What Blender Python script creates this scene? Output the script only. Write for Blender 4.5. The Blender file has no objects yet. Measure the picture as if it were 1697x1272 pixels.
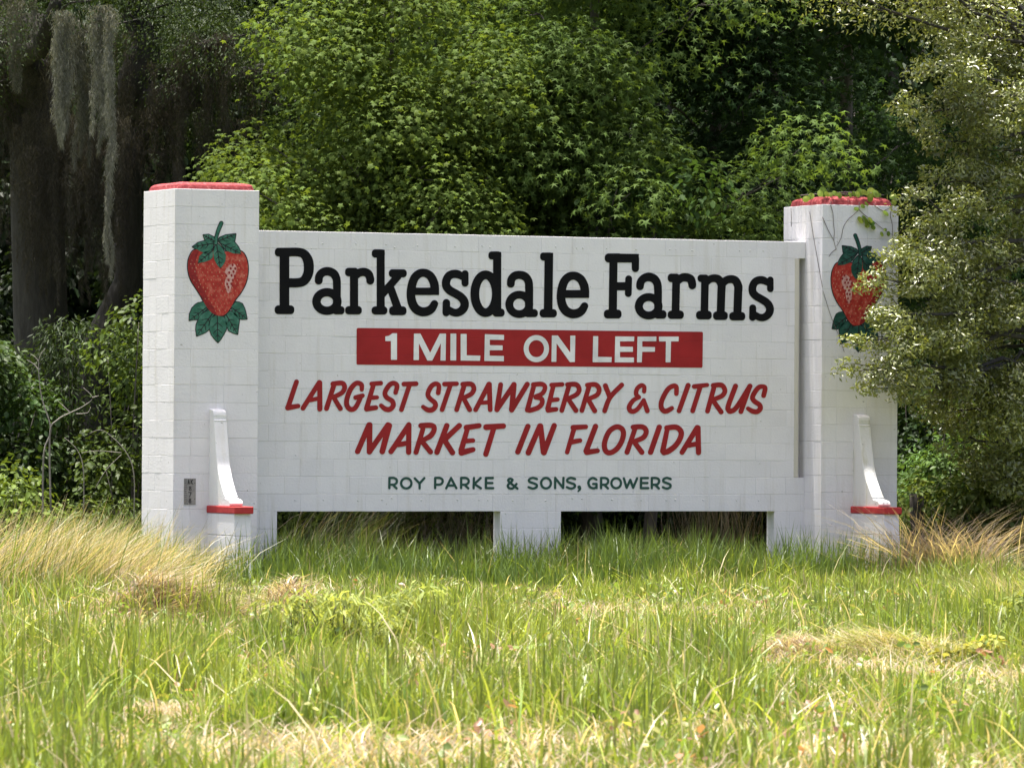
import bpy, bmesh, math, random
import numpy as np
from mathutils import Vector, Matrix, geometry as mgeo

scene = bpy.context.scene
col = scene.collection
rng = np.random.default_rng(7)
random.seed(7)

# ------------------------------------------------------------------ camera
ZB = 0.88                                   # underside of the sign wall above the ground
FPX = 9379.3                                # focal length in pixels of a 1697 px wide frame
CAM = np.array([-23.8188, -60.9741, 0.9545 + ZB])
YAW, PIT, ROL = 0.4197, 0.0082, 0.0061
Fv = np.array([math.sin(YAW)*math.cos(PIT), math.cos(YAW)*math.cos(PIT), math.sin(PIT)])
Rv = np.cross(Fv, [0, 0, 1]); Rv /= np.linalg.norm(Rv)
Uv = np.cross(Rv, Fv)
R2 = math.cos(ROL)*Rv + math.sin(ROL)*Uv
U2 = -math.sin(ROL)*Rv + math.cos(ROL)*Uv
cd = bpy.data.cameras.new('camera'); cam = bpy.data.objects.new('camera', cd); col.objects.link(cam)
cd.sensor_fit = 'HORIZONTAL'; cd.sensor_width = 36.0; cd.lens = FPX/1697*36
cd.clip_start = 0.5; cd.clip_end = 2000
M = Matrix(((R2[0], U2[0], -Fv[0], CAM[0]), (R2[1], U2[1], -Fv[1], CAM[1]), (R2[2], U2[2], -Fv[2], CAM[2]), (0, 0, 0, 1)))
cam.matrix_world = M
cd.dof.use_dof = True; cd.dof.focus_distance = 66.0; cd.dof.aperture_fstop = 9.0
scene.camera = cam
scene.render.resolution_x = 1024; scene.render.resolution_y = 767

# ------------------------------------------------------------------ sky, sun, exposure
SUN = Vector((-0.075, 0.085, 1.0)).normalized()
w = bpy.data.worlds.new('World'); scene.world = w; w.use_nodes = True
nt = w.node_tree; nt.nodes.clear()
sky = nt.nodes.new('ShaderNodeTexSky'); sky.sky_type = 'NISHITA'; sky.sun_disc = False
sky.sun_elevation = math.asin(SUN.z)
sky.sun_rotation = math.atan2(SUN.x, SUN.y)
sky.air_density = 0.62; sky.dust_density = 6.0; sky.ozone_density = 0.3
bg = nt.nodes.new('ShaderNodeBackground'); bg.inputs['Strength'].default_value = 0.15
ow = nt.nodes.new('ShaderNodeOutputWorld')
nt.links.new(sky.outputs[0], bg.inputs[0]); nt.links.new(bg.outputs[0], ow.inputs[0])
sl = bpy.data.lights.new('sun', 'SUN'); sl.energy = 4.2; sl.angle = math.radians(0.53); sl.color = (1, 0.96, 0.88)
so = bpy.data.objects.new('sun', sl); col.objects.link(so)
so.rotation_euler = (-SUN).to_track_quat('-Z', 'Y').to_euler()
so.location = (0, 0, 40)
scene.view_settings.view_transform = 'Standard'; scene.view_settings.look = 'None'
scene.view_settings.gamma = 1; scene.view_settings.exposure = 1.3
scene.view_settings.use_curve_mapping = False

# ------------------------------------------------------------------ pixel -> place helpers
def ray(px, py):
    d = Fv*FPX + R2*(px-848.5) - U2*(py-636)
    return d/FPX
def on_plane(px, py, axis, val):            # where a pixel's ray meets an axis-aligned plane
    d = ray(px, py); t = (val-CAM[axis])/d[axis]
    return CAM + d*t
def ground(px, py): return on_plane(px, py, 2, 0.0)
def at(px, py, depth): return CAM + ray(px, py)*depth
def xy(px, depth):
    p = at(px, 713, depth); return np.array([p[0], p[1], 0.0])
FH = np.array([math.sin(YAW), math.cos(YAW), 0]); RH = np.array([math.cos(YAW), -math.sin(YAW), 0])

# ------------------------------------------------------------------ object helpers
def link(name, me, mat=None, parent=None):
    o = bpy.data.objects.new(name, me); col.objects.link(o)
    if mat is not None and me is not None and not me.materials: me.materials.append(mat)
    if parent is not None: o.parent = parent
    return o
def thing(name, loc=(0, 0, 0)):
    o = bpy.data.objects.new(name, None); col.objects.link(o); o.location = loc; o.empty_display_size = .2
    return o
def tag(o, label=None, cat=None, group=None, kind=None):
    if label: o['label'] = label
    if cat: o['category'] = cat
    if group: o['group'] = group
    if kind: o['kind'] = kind
    return o
def off(parent):
    return np.array(parent.location) if parent is not None else np.zeros(3)
def tris_mesh(name, V, T, colr=None, smooth=False):
    V = np.asarray(V, np.float32); T = np.asarray(T, np.int32)
    me = bpy.data.meshes.new(name)
    me.vertices.add(len(V)); me.vertices.foreach_set('co', V.ravel())
    n = len(T); me.loops.add(n*3); me.loops.foreach_set('vertex_index', T.ravel())
    me.polygons.add(n)
    me.polygons.foreach_set('loop_start', np.arange(0, n*3, 3, dtype=np.int32))
    me.polygons.foreach_set('loop_total', np.full(n, 3, np.int32))
    if smooth: me.polygons.foreach_set('use_smooth', np.ones(n, bool))
    if colr is not None:
        a = me.color_attributes.new('Col', 'FLOAT_COLOR', 'POINT')
        c = np.ones((len(V), 4), np.float32); c[:, :3] = colr
        a.data.foreach_set('color', c.ravel())
    me.update(calc_edges=True)
    return me
def bm_mesh(name, bm, smooth=False):
    me = bpy.data.meshes.new(name); bm.normal_update(); bm.to_mesh(me); bm.free()
    if smooth:
        for p in me.polygons: p.use_smooth = True
    return me
def bm_box(bm, x0, x1, y0, y1, z0, z1, bev=0.0):
    r = bmesh.ops.create_cube(bm, size=1.0); vs = r['verts']
    for v in vs:
        v.co = Vector(((x0+x1)/2+v.co.x*(x1-x0), (y0+y1)/2+v.co.y*(y1-y0), (z0+z1)/2+v.co.z*(z1-z0)))
    if bev:
        es = list({e for v in vs for e in v.link_edges})
        bmesh.ops.bevel(bm, geom=es, offset=bev, segments=1, affect='EDGES', profile=.5)
def box_mesh(name, *a, **k):
    bm = bmesh.new(); bm_box(bm, *a, **k); return bm_mesh(name, bm)
def bm_tube(bm, pts, rad, n=6, cap=True):
    pts = [Vector(p) for p in pts]
    if not hasattr(rad, '__len__'): rad = [rad]*len(pts)
    rings = []; up = Vector((0.31, 0.17, 0.93))
    for i, p in enumerate(pts):
        d = (pts[min(i+1, len(pts)-1)]-pts[max(i-1, 0)]).normalized()
        a = d.cross(up)
        if a.length < .05: a = d.cross(Vector((1, 0, 0)))
        a.normalize(); b = d.cross(a)
        rings.append([bm.verts.new(p+(a*math.cos(2*math.pi*k/n)+b*math.sin(2*math.pi*k/n))*rad[i]) for k in range(n)])
    for i in range(len(rings)-1):
        for k in range(n):
            bm.faces.new((rings[i][k], rings[i][(k+1) % n], rings[i+1][(k+1) % n], rings[i+1][k]))
    if cap:
        bm.faces.new(rings[0][::-1]); bm.faces.new(rings[-1])
def spline(pts, k=6, closed=False):
    P = np.asarray(pts, float); n = len(P)
    if n < 3 and not closed: return P
    out = []
    m = n if closed else n-1
    for i in range(m):
        if closed: a, b, c, d = P[(i-1) % n], P[i], P[(i+1) % n], P[(i+2) % n]
        else: a, b, c, d = P[max(i-1, 0)], P[i], P[i+1], P[min(i+2, n-1)]
        for j in range(k):
            t = j/k
            out.append(.5*((2*b)+(c-a)*t+(2*a-5*b+4*c-d)*t*t+(3*b-a-3*c+d)*t**3))
    out.append(P[0] if closed else P[-1])
    return np.array(out)
def vnoise(x, y, seed=0):                    # smooth value noise on arrays
    x = np.asarray(x, float); y = np.asarray(y, float)
    xi = np.floor(x).astype(np.int64); yi = np.floor(y).astype(np.int64); fx = x-xi; fy = y-yi
    fx = fx*fx*(3-2*fx); fy = fy*fy*(3-2*fy)
    def h(a, b):
        n = (a*374761393+b*668265263+seed*974711) & 0x7fffffff
        n = ((n ^ (n >> 13))*1274126177) & 0x7fffffff
        return ((n ^ (n >> 16)) & 0xffff)/65535.
    return (h(xi, yi)*(1-fx)+h(xi+1, yi)*fx)*(1-fy)+(h(xi, yi+1)*(1-fx)+h(xi+1, yi+1)*fx)*fy
def gz(x, y):                                # the ground's gentle unevenness
    return 0.05*(vnoise(np.asarray(x)*.45, np.asarray(y)*.45, 3)-.5)+0.03*(vnoise(np.asarray(x)*1.7, np.asarray(y)*1.7, 4)-.5)

# ------------------------------------------------------------------ materials
def mat(name):
    m = bpy.data.materials.new(name); m.use_nodes = True
    nt = m.node_tree; b = nt.nodes['Principled BSDF']
    return m, nt, b
def N(nt, t, **k):
    n = nt.nodes.new(t)
    for a, v in k.items(): setattr(n, a, v)
    return n
def ramp(nt, src, stops):
    r = N(nt, 'ShaderNodeValToRGB'); e = r.color_ramp.elements
    while len(e) < len(stops): e.new(.5)
    for i, (p, c) in enumerate(stops):
        e[i].position = p; e[i].color = (*c, 1) if len(c) == 3 else c
    nt.links.new(src, r.inputs[0]); return r
def noise(nt, scale, detail=4, rough=.55, vec=None, dist=0):
    n = N(nt, 'ShaderNodeTexNoise'); n.inputs['Scale'].default_value = scale
    n.inputs['Detail'].default_value = detail; n.inputs['Roughness'].default_value = rough
    n.inputs['Distortion'].default_value = dist
    if vec is not None: nt.links.new(vec, n.inputs['Vector'])
    return n
def geo_pos(nt): return N(nt, 'ShaderNodeNewGeometry').outputs['Position']
def mapping(nt, src, sc):
    m = N(nt, 'ShaderNodeMapping'); m.inputs['Scale'].default_value = sc
    nt.links.new(src, m.inputs['Vector']); return m.outputs[0]
def mixc(nt, fac, a, b, mode='MIX'):
    m = N(nt, 'ShaderNodeMix', data_type='RGBA', blend_type=mode)
    for s, v in ((m.inputs['Factor'], fac), (m.inputs['A'], a), (m.inputs['B'], b)):
        if isinstance(v, (int, float)): s.default_value = v
        elif isinstance(v, tuple): s.default_value = (*v, 1)
        else: nt.links.new(v, s)
    return m.outputs['Result']
def bump(nt, b, src, strength, dist=0.01):
    n = N(nt, 'ShaderNodeBump'); n.inputs['Strength'].default_value = strength; n.inputs['Distance'].default_value = dist
    nt.links.new(src, n.inputs['Height']); nt.links.new(n.outputs[0], b.inputs['Normal']); return n

def masonry(name, base, stain=(.50, .47, .40), stain_amt=.5, rough=.62):
    m, nt, b = mat(name); pos = geo_pos(nt)
    oi = N(nt, 'ShaderNodeObjectInfo')
    n1 = noise(nt, 2.2, 5, .6, pos); n2 = noise(nt, 38, 4, .6, pos)
    streak = noise(nt, 1.0, 4, .6, mapping(nt, pos, (9, 9, .7)))
    tone = ramp(nt, n1.outputs[0], [(.3, tuple(c*.93 for c in base)), (.7, base)])
    rnd = ramp(nt, oi.outputs['Random'], [(0, (.95, .95, .955)), (1, (1, 1, 1))])
    c = mixc(nt, 1.0, tone.outputs[0], rnd.outputs[0], 'MULTIPLY')
    sm = ramp(nt, streak.outputs[0], [(.54, (0, 0, 0)), (.78, (stain_amt,)*3)])
    c = mixc(nt, sm.outputs[0], c, stain)
    ch = noise(nt, 21, 2, .5, pos)
    chips = ramp(nt, ch.outputs[0], [(.735, (0, 0, 0)), (.76, (.75,)*3)])
    c = mixc(nt, chips.outputs[0], c, (.33, .32, .30))
    nt.links.new(c, b.inputs['Base Color'])
    b.inputs['Roughness'].default_value = rough; b.inputs['Specular IOR Level'].default_value = .3
    bump(nt, b, n2.outputs[0], .5, .008)
    return m
WHITE = (.774, .760, .778)
M_BLOCK = masonry('painted_block', WHITE, stain=(.55, .52, .46), stain_amt=.5)
M_MORTAR = masonry('painted_mortar', (.68, .665, .655), stain_amt=.35)
M_STAIN = masonry('stained_mortar', (.60, .57, .49), stain=(.36, .33, .25), stain_amt=.9)
M_TRIM = masonry('painted_render', (.80, .80, .80), stain=(.56, .53, .40), stain_amt=.35)
M_TRIM_OLD = masonry('weathered_render', (.72, .71, .69), stain=(.46, .43, .27), stain_amt=1.0)

def paint(name, colr, worn=.12, rough=.5, spec=.25):
    m, nt, b = mat(name); pos = geo_pos(nt)
    n1 = noise(nt, 3, 5, .6, pos); n2 = noise(nt, 45, 3, .6, pos)
    t = ramp(nt, n1.outputs[0], [(.3, tuple(c*.82 for c in colr)), (.72, tuple(min(1, c*1.12+.002) for c in colr))])
    sp = ramp(nt, n2.outputs[0], [(.70, (0, 0, 0)), (.78, (worn,)*3)])
    c = mixc(nt, sp.outputs[0], t.outputs[0], (.55, .53, .52))
    nt.links.new(c, b.inputs['Base Color']); b.inputs['Roughness'].default_value = rough
    b.inputs['Specular IOR Level'].default_value = spec
    # fine relief of the block joints telegraphing through the paint
    sep = N(nt, 'ShaderNodeSeparateXYZ'); nt.links.new(pos, sep.inputs[0])
    def math_(op, a, v=None):
        k = N(nt, 'ShaderNodeMath', operation=op)
        for i, q in enumerate((a, v)):
            if q is None: continue
            if isinstance(q, (int, float)): k.inputs[i].default_value = q
            else: nt.links.new(q, k.inputs[i])
        return k.outputs[0]
    z = math_('FRACT', math_('DIVIDE', math_('SUBTRACT', sep.outputs[2], ZB-20*.2032), .2032))
    lip = math_('LESS_THAN', math_('ABSOLUTE', math_('SUBTRACT', z, .5)), .478)
    hh = math_('ADD', lip, math_('MULTIPLY', n2.outputs[0], .3))
    bump(nt, b, hh, .5, .004)
    return m
M_BLACK = paint('black_sign_paint', (.0035, .0035, .0045), .01, .6, .12)
M_RED = paint('red_sign_paint', (.30, .012, .014), .06)
M_BAND = paint('red_band_paint', (.32, .013, .015), .05)
M_WLET = paint('white_sign_paint', (.76, .75, .75), .0)
M_GREEN = paint('green_sign_paint', (.022, .075, .058), .05)

def speckled(name, stops, scale=30, rough=.7, bs=.8, bd=.02, detail=5):
    m, nt, b = mat(name); pos = geo_pos(nt)
    n = noise(nt, scale, detail, .65, pos); r = ramp(nt, n.outputs[0], stops)
    nt.links.new(r.outputs[0], b.inputs['Base Color']); b.inputs['Roughness'].default_value = rough
    b.inputs['Specular IOR Level'].default_value = .25
    bump(nt, b, n.outputs[0], bs, bd); return m
M_CAP = speckled('worn_red_concrete', [(.30, (.17, .026, .030)), (.54, (.30, .050, .054)), (.64, (.38, .11, .11)), (.74, (.50, .32, .30))], 24, .85, .7, .012)
M_LEDGE = speckled('red_ledge_paint', [(.3, (.36, .022, .024)), (.75, (.47, .05, .048))], 9, .55, .4, .01)
M_METAL = speckled('weathered_metal_plate', [(.3, (.20, .20, .19)), (.7, (.33, .31, .29))], 30, .5, .2, .002)
M_DARKMARK = speckled('stamped_mark', [(.3, (.02, .02, .02)), (.7, (.05, .05, .045))], 30, .6, .1, .002)
M_BOLT = speckled('painted_bolt', [(.3, (.55, .55, .55)), (.7, (.72, .72, .72))], 40, .6, .2, .003)

def foliage(name, trans=.35, gloss=.05, rough=.4, tint=(1, 1, 1)):
    m = bpy.data.materials.new(name); m.use_nodes = True; nt = m.node_tree; nt.nodes.clear()
    o = N(nt, 'ShaderNodeOutputMaterial'); at_ = N(nt, 'ShaderNodeVertexColor', layer_name='Col')
    c = mixc(nt, 1.0, at_.outputs[0], tint, 'MULTIPLY')
    d = N(nt, 'ShaderNodeBsdfDiffuse'); nt.links.new(c, d.inputs[0])
    t = N(nt, 'ShaderNodeBsdfTranslucent')
    tc = mixc(nt, 1.0, c, (1.25, 1.15, .55), 'MULTIPLY'); nt.links.new(tc, t.inputs[0])
    m1 = N(nt, 'ShaderNodeMixShader'); m1.inputs[0].default_value = trans
    nt.links.new(d.outputs[0], m1.inputs[1]); nt.links.new(t.outputs[0], m1.inputs[2])
    last = m1
    if gloss:
        g = N(nt, 'ShaderNodeBsdfGlossy'); g.inputs['Roughness'].default_value = rough
        m2 = N(nt, 'ShaderNodeMixShader'); m2.inputs[0].default_value = gloss
        nt.links.new(m1.outputs[0], m2.inputs[1]); nt.links.new(g.outputs[0], m2.inputs[2]); last = m2
    nt.links.new(last.outputs[0], o.inputs['Surface']); return m
M_LEAF = foliage('broad_leaf', .45, .007, .55)
M_OAKLEAF = foliage('glossy_oak_leaf', .38, .085, .36)
M_DULL = foliage('dull_leaf', .35, .02, .5)
M_GRASS = foliage('grass_blade', .45, .05, .42)
M_MOSS = foliage('hanging_moss', .25, 0)
def bark(name, a, b_):
    m, nt, b = mat(name); pos = geo_pos(nt)
    n = noise(nt, 1, 6, .7, mapping(nt, pos, (14, 14, 3))); r = ramp(nt, n.outputs[0], [(.3, a), (.7, b_)])
    nt.links.new(r.outputs[0], b.inputs['Base Color']); b.inputs['Roughness'].default_value = .9
    bump(nt, b, n.outputs[0], 1, .03); return m
M_BARK = bark('grey_bark', (.045, .038, .032), (.13, .115, .10))
M_OAKBARK = bark('oak_bark', (.020, .017, .015), (.060, .054, .047))
M_DEAD = bark('dead_wood', (.15, .135, .12), (.30, .275, .245))
M_VINE = bark('vine_stem', (.10, .085, .08), (.20, .17, .16))

# ------------------------------------------------------------------ ground
def make_ground():
    xs = np.concatenate([np.linspace(-400, -40, 14), np.linspace(-38, 45, 120), np.linspace(50, 400, 14)])
    ys = np.concatenate([np.linspace(-400, -64, 14), np.linspace(-62, 60, 170), np.linspace(66, 400, 14)])
    X, Y = np.meshgrid(xs, ys); Z = gz(X, Y)
    V = np.stack([X, Y, Z], -1).reshape(-1, 3); nx, ny = len(xs), len(ys)
    i = np.arange((nx-1)*(ny-1)); r = i//(nx-1); c = i % (nx-1); a = r*nx+c
    T = np.concatenate([np.stack([a, a+1, a+nx+1], -1), np.stack([a, a+nx+1, a+nx], -1)])
    m, nt, b = mat('soil_and_thatch'); pos = geo_pos(nt)
    n1 = noise(nt, .6, 6, .6, pos); n2 = noise(nt, 14, 5, .7, pos)
    r1 = ramp(nt, n1.outputs[0], [(.35, (.15, .14, .07)), (.55, (.11, .15, .04)), (.7, (.22, .19, .11))])
    r2 = ramp(nt, n2.outputs[0], [(.3, (.55, .55, .55)), (.7, (1.1, 1.1, 1.1))])
    cc = mixc(nt, 1.0, r1.outputs[0], r2.outputs[0], 'MULTIPLY')
    nt.links.new(cc, b.inputs['Base Color']); b.inputs['Roughness'].default_value = .95
    bump(nt, b, n2.outputs[0], 1, .05)
    tag(link('ground', tris_mesh('ground', V, T, smooth=True), m), kind='structure')
make_ground()

# ------------------------------------------------------------------ the masonry sign
CH = 0.2032; BL = 0.4064
XR = 7.2619; PA = 1.0312; PF = -0.4393; PT = ZB+16*CH+0.4391     # post size, front plane, top
WT = 0.2032
HT = ZB+16*CH
_cache = {}
def block_mesh(sx, sy, sz):
    k = (round(sx, 3), round(sy, 3), round(sz, 3))
    if k not in _cache:
        g = .0016; h = .0004
        _cache[k] = box_mesh('block', -sx/2+h, sx/2-h, -sy/2, sy/2, -sz/2+g, sz/2-g, bev=.0028)
        _cache[k].materials.append(M_BLOCK)
    return _cache[k]
def block(parent, x0, x1, y0, y1, z0, z1, jy=0, jx=0):
    o = bpy.data.objects.new('block', block_mesh(x1-x0, y1-y0, z1-z0)); col.objects.link(o); o.parent = parent
    L = off(parent)
    o.location = ((x0+x1)/2-L[0]+jx, (y0+y1)/2-L[1]+jy, (z0+z1)/2-L[2]+random.uniform(-.0012, .0012))
    o.rotation_euler = (random.uniform(-.007, .007), random.uniform(-.0018, .0018), random.uniform(-.002, .002))
    return o

wall = thing('roadside_sign', (XR/2, WT/2, 0))
tag(wall, 'long white painted block wall lettered in black, red and green between two posts', 'sign')
lx = lambda px, py: on_plane(px, py, 1, 0.0)[0]
LEG = [(0.0, lx(459, 880)), (lx(829, 880), lx(929.5, 880)), (lx(1283, 880), XR)]
SLOT = lx(1323, 600)
slot_rows = range(2, 15)
def wall_row(row, x0, x1, phase):
    z0 = ZB+row*CH; xs = [x0]; k = math.floor((x0-phase)/BL)+1
    while phase+k*BL < x1-.03:
        if phase+k*BL > x0+.03: xs.append(phase+k*BL)
        k += 1
    xs.append(x1)
    for a, b_ in zip(xs[:-1], xs[1:]):
        block(wall, a, b_, 0.0, WT, z0, z0+CH, jy=random.uniform(-.0011, .0009))
for row in range(16):
    x1 = SLOT if row in slot_rows else XR-.0005
    wall_row(row, 0.0005, x1, 0.10 if row % 2 else 0.10+BL/2)
for row in (-1, -2, -3, -4):
    for (a, b_) in LEG:
        wall_row(row, max(a, .0005), min(b_, XR-.0005), a+(.2 if row % 2 else 0))
bm = bmesh.new(); q = .0035
bm_box(bm, q, SLOT-q, q, WT-q, ZB+q, HT-q)
bm_box(bm, SLOT, XR-.001, .14, WT-q, ZB+q, HT-q)
for zz in ((ZB+q, ZB+2*CH-q), (ZB+15*CH+q, HT-q)): bm_box(bm, SLOT-.05, XR-.001, q, .16, *zz)
for a, b_ in LEG: bm_box(bm, a+q, b_-q, q, WT-q, -.15, ZB+.02)
cm = bm_mesh('mortar', bm); cm.transform(Matrix.Translation(-Vector(wall.location))); link('mortar', cm, M_MORTAR, wall)
sm_ = box_mesh('stained_joint', SLOT-.055, SLOT+.004, -.003, .12, ZB+2*CH+.004, ZB+15*CH-.004, bev=.003)
sm_.transform(Matrix.Translation(-Vector(wall.location)))
o = link('stained_joint', sm_, M_STAIN, wall); o['label'] = 'stained vertical mortar edge beside the gap at the post'
# painted-over bolt heads in two lines
bolts = [(490, 403), (535, 403.5), (590, 404), (640, 405), (654, 410), (692, 407), (754, 408.5), (799, 407.5), (812, 410), (846, 408),
 (921, 409), (955.5, 410.5), (966, 411), (1005.5, 411.5), (1054, 413), (1110, 413.5), (1120, 413.5), (1147, 415), (1226, 415.5), (1243.5, 415.5), (1265, 415.5),
 (489, 828), (536, 828), (593, 829), (633, 827.5), (649.5, 824.5), (698, 828), (758, 828), (794, 828), (808, 828), (850, 829), (904, 829), (948.5, 825),
 (964.5, 826), (1014, 827.5), (1063, 828), (1104, 828), (1119, 828), (1165, 828), (1220.5, 828.5), (1257, 829), (490, 753.5), (1261, 697), (1117, 765), (1259, 767), (838, 850), (904, 907)]
bm = bmesh.new(); bmesh.ops.create_icosphere(bm, subdivisions=1, radius=.011); bmb = bm_mesh('bolt', bm, True); bmb.materials.append(M_BOLT)
for (px, py) in bolts:
    p = on_plane(px, py, 1, 0.0); o = link('bolt', bmb, None, wall); o.location = Vector(p)-wall.location
    o.scale = (1, .8, 1)

# ------------------------------------------------------------------ painted lettering, built as outlines of brush strokes
def cr(ox, oy, s): return lambda x, y: (ox+x/s, oy+y/s)
class Glyph:
    def __init__(self): self.st = []; self.po = []
def sdf(strokes, polys, X, Y):
    D = np.full(X.shape, 1e3)
    for S in strokes:
        for (x0, y0, r0), (x1, y1, r1) in zip(S[:-1], S[1:]):
            dx, dy = x1-x0, y1-y0; L = dx*dx+dy*dy+1e-9
            t = np.clip(((X-x0)*dx+(Y-y0)*dy)/L, 0, 1)
            D = np.minimum(D, np.hypot(X-x0-t*dx, Y-y0-t*dy)-(r0+(r1-r0)*t))
    for P, rad in polys:
        d2 = np.full(X.shape, 1e9); ins = np.zeros(X.shape, bool); n = len(P)
        for i in range(n):
            x0, y0 = P[i]; x1, y1 = P[(i+1) % n]; dx, dy = x1-x0, y1-y0; L = dx*dx+dy*dy+1e-9
            t = np.clip(((X-x0)*dx+(Y-y0)*dy)/L, 0, 1)
            d2 = np.minimum(d2, (X-x0-t*dx)**2+(Y-y0-t*dy)**2)
            c = ((y0 <= Y) & (y1 > Y)) | ((y1 <= Y) & (y0 > Y))
            if abs(dy) > 1e-9: ins ^= c & (X < x0+(Y-y0)/dy*dx)
        d = np.sqrt(d2); D = np.minimum(D, np.where(ins, -d, d)-rad)
    return D
def outline(strokes, polys, step=.55):
    """marching squares -> closed outlines -> triangles, all in the flat units of the strokes"""
    pts = [p for s in strokes for p in s]; A = [(p[0]-p[2], p[1]-p[2]) for p in pts]+[(p[0]+p[2], p[1]+p[2]) for p in pts]
    for P, rad in polys: A += [(x-rad, y-rad) for x, y in P]+[(x+rad, y+rad) for x, y in P]
    A = np.array(A); x0, y0 = A.min(0)-2*step; x1, y1 = A.max(0)+2*step
    xs = np.arange(x0, x1+step, step); ys = np.arange(y0, y1+step, step)
    X, Y = np.meshgrid(xs, ys); D = sdf(strokes, polys, X, Y); D[D == 0] = 1e-6
    B = D < 0; ny, nx = D.shape; seg = {}
    code = (B[:-1, :-1]*1+B[:-1, 1:]*2+B[1:, 1:]*4+B[1:, :-1]*8)
    jj, ii = np.nonzero((code > 0) & (code < 15)); nxt = {}
    tab = {1: [(3, 0)], 2: [(0, 1)], 3: [(3, 1)], 4: [(1, 2)], 5: [(3, 0), (1, 2)], 6: [(0, 2)], 7: [(3, 2)], 8: [(2, 3)], 9: [(2, 0)],
           10: [(0, 1), (2, 3)], 11: [(2, 1)], 12: [(1, 3)], 13: [(1, 0)], 14: [(0, 3)]}
    for j, i in zip(jj.tolist(), ii.tolist()):
        ek = (('h', j, i), ('v', j, i+1), ('h', j+1, i), ('v', j, i))
        for a, b_ in tab[int(code[j, i])]: nxt[ek[a]] = ek[b_]
    def pt(k):
        t, j, i = k
        if t == 'h': a, b_ = D[j, i], D[j, i+1]; f = a/(a-b_); return (xs[i]+f*step, ys[j])
        a, b_ = D[j, i], D[j+1, i]; f = a/(a-b_); return (xs[i], ys[j]+f*step)
    loops = []; seen = set()
    for k in nxt:
        if k in seen: continue
        L = []; c = k
        while c not in seen and c in nxt: seen.add(c); L.append(pt(c)); c = nxt[c]
        if len(L) > 5: loops.append(np.array(L))
    def dp(P, eps):
        keep = np.zeros(len(P), bool); st = [(0, len(P)-1)]; keep[0] = keep[-1] = True
        while st:
            a, b_ = st.pop()
            if b_-a < 2: continue
            v = P[b_]-P[a]; L = np.hypot(*v)+1e-12; q = P[a+1:b_]-P[a]
            d = np.abs(v[0]*q[:, 1]-v[1]*q[:, 0])/L if L > 1e-6 else np.hypot(q[:, 0], q[:, 1])
            k = int(d.argmax())
            if d[k] > eps: keep[a+1+k] = True; st += [(a, a+1+k), (a+1+k, b_)]
        return P[keep]
    V = []; E = []
    for L in loops:
        h = len(L)//2; L = np.concatenate([dp(L[:h+1], step*.16)[:-1], dp(np.concatenate([L[h:], L[:1]]), step*.16)[:-1]])
        n0 = len(V); V += [Vector(p) for p in L]; E += [(n0+i, n0+(i+1) % len(L)) for i in range(len(L))]
    r = mgeo.delaunay_2d_cdt(V, E, [], 0, 1e-5)
    vv = np.array([(v.x, v.y) for v in r[0]]); T = np.array([f for f in r[2]])
    c = vv[T].mean(1); ok = sdf(strokes, polys, c[:, 0], c[:, 1]) < 0
    return vv, T[ok]
def painted(name, parent, strokes, polys, m, place, step=.55):
    vv, T = outline(strokes, polys, step)
    W = np.array([place(x, y) for x, y in vv])-off(parent)
    a, b_, c = W[T[:, 0]], W[T[:, 1]], W[T[:, 2]]
    nrm = np.cross(b_-a, c-a)[:, 1]; T = np.where((nrm > 0)[:, None], T[:, ::-1], T)
    return link(name, tris_mesh(name, W, T), m, parent)
def px_strokes(f, S, s):                       # crop units -> photo pixels
    out = []
    for st in S:
        q = [(*f(x, y), r/s) for x, y, r in st]
        out.append([tuple(p) for p in (spline(q, 5) if len(q) > 2 else q)])
    return out
def RR(f, s, x0, y0, x1, y1, c):               # rounded rectangle
    x0, x1, y0, y1 = x0+c, x1-c, y0+c, y1-c
    if x1 <= x0: x0 = x1 = (x0+x1)/2; x0 -= .01; x1 += .01
    if y1 <= y0: y0 = y1 = (y0+y1)/2; y0 -= .01; y1 += .01
    return ([f(x0, y0), f(x1, y0), f(x1, y1), f(x0, y1)], c/s)
def Q(f, *p): return ([f(x, y) for x, y in p], 0.0)
def ring(cx, cy, rx, ry, r, n=28):
    return [(cx+rx*math.cos(2*math.pi*k/n), cy+ry*math.sin(2*math.pi*k/n), r) for k in range(n+1)]
def on_wall(x, y): return on_plane(x, y, 1, -.0042)
def on_band(x, y): return on_plane(x, y, 1, -.0030)
def letter(strokes, polys, m, place=on_wall): return painted('letter', wall, strokes, polys, m, place)

# --- headline
s8 = 1697/210
A_, B_, C_, D_, E_ = (cr(o, 400, s8) for o in (450, 660, 820, 980, 1100))
def head(f, S=(), R=(), P=()):
    st = px_strokes(f, S, s8); po = [RR(f, s8, *r) for r in R]+[Q(f, *p) for p in P]
    letter(st, po, M_BLACK)
head(A_, [[(200, 143, 59), (350, 143, 59), (435, 170, 61), (487, 250, 66), (500, 345, 67), (487, 440, 66), (435, 525, 63), (350, 553, 62), (200, 553, 62)]],
     [(42, 855, 305, 975, 50), (108, 100, 238, 960, 8), (45, 85, 300, 203, 50)])
head(A_, [[(632, 525, 53), (640, 465, 54), (685, 415, 56), (755, 400, 58), (830, 430, 58), (868, 495, 54), (876, 580, 53), (876, 700, 52), (872, 920, 50)], ring(742, 804, 140, 124, 57)],
     [(815, 865, 978, 978, 48)])
head(A_, [[(1120, 470, 45), (1175, 420, 55), (1245, 410, 57), (1300, 440, 56), (1322, 500, 53), (1322, 525, 53)]],
     [(985, 352, 1165, 468, 48), (1050, 380, 1160, 960, 5), (985, 865, 1210, 978, 50)])
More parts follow.
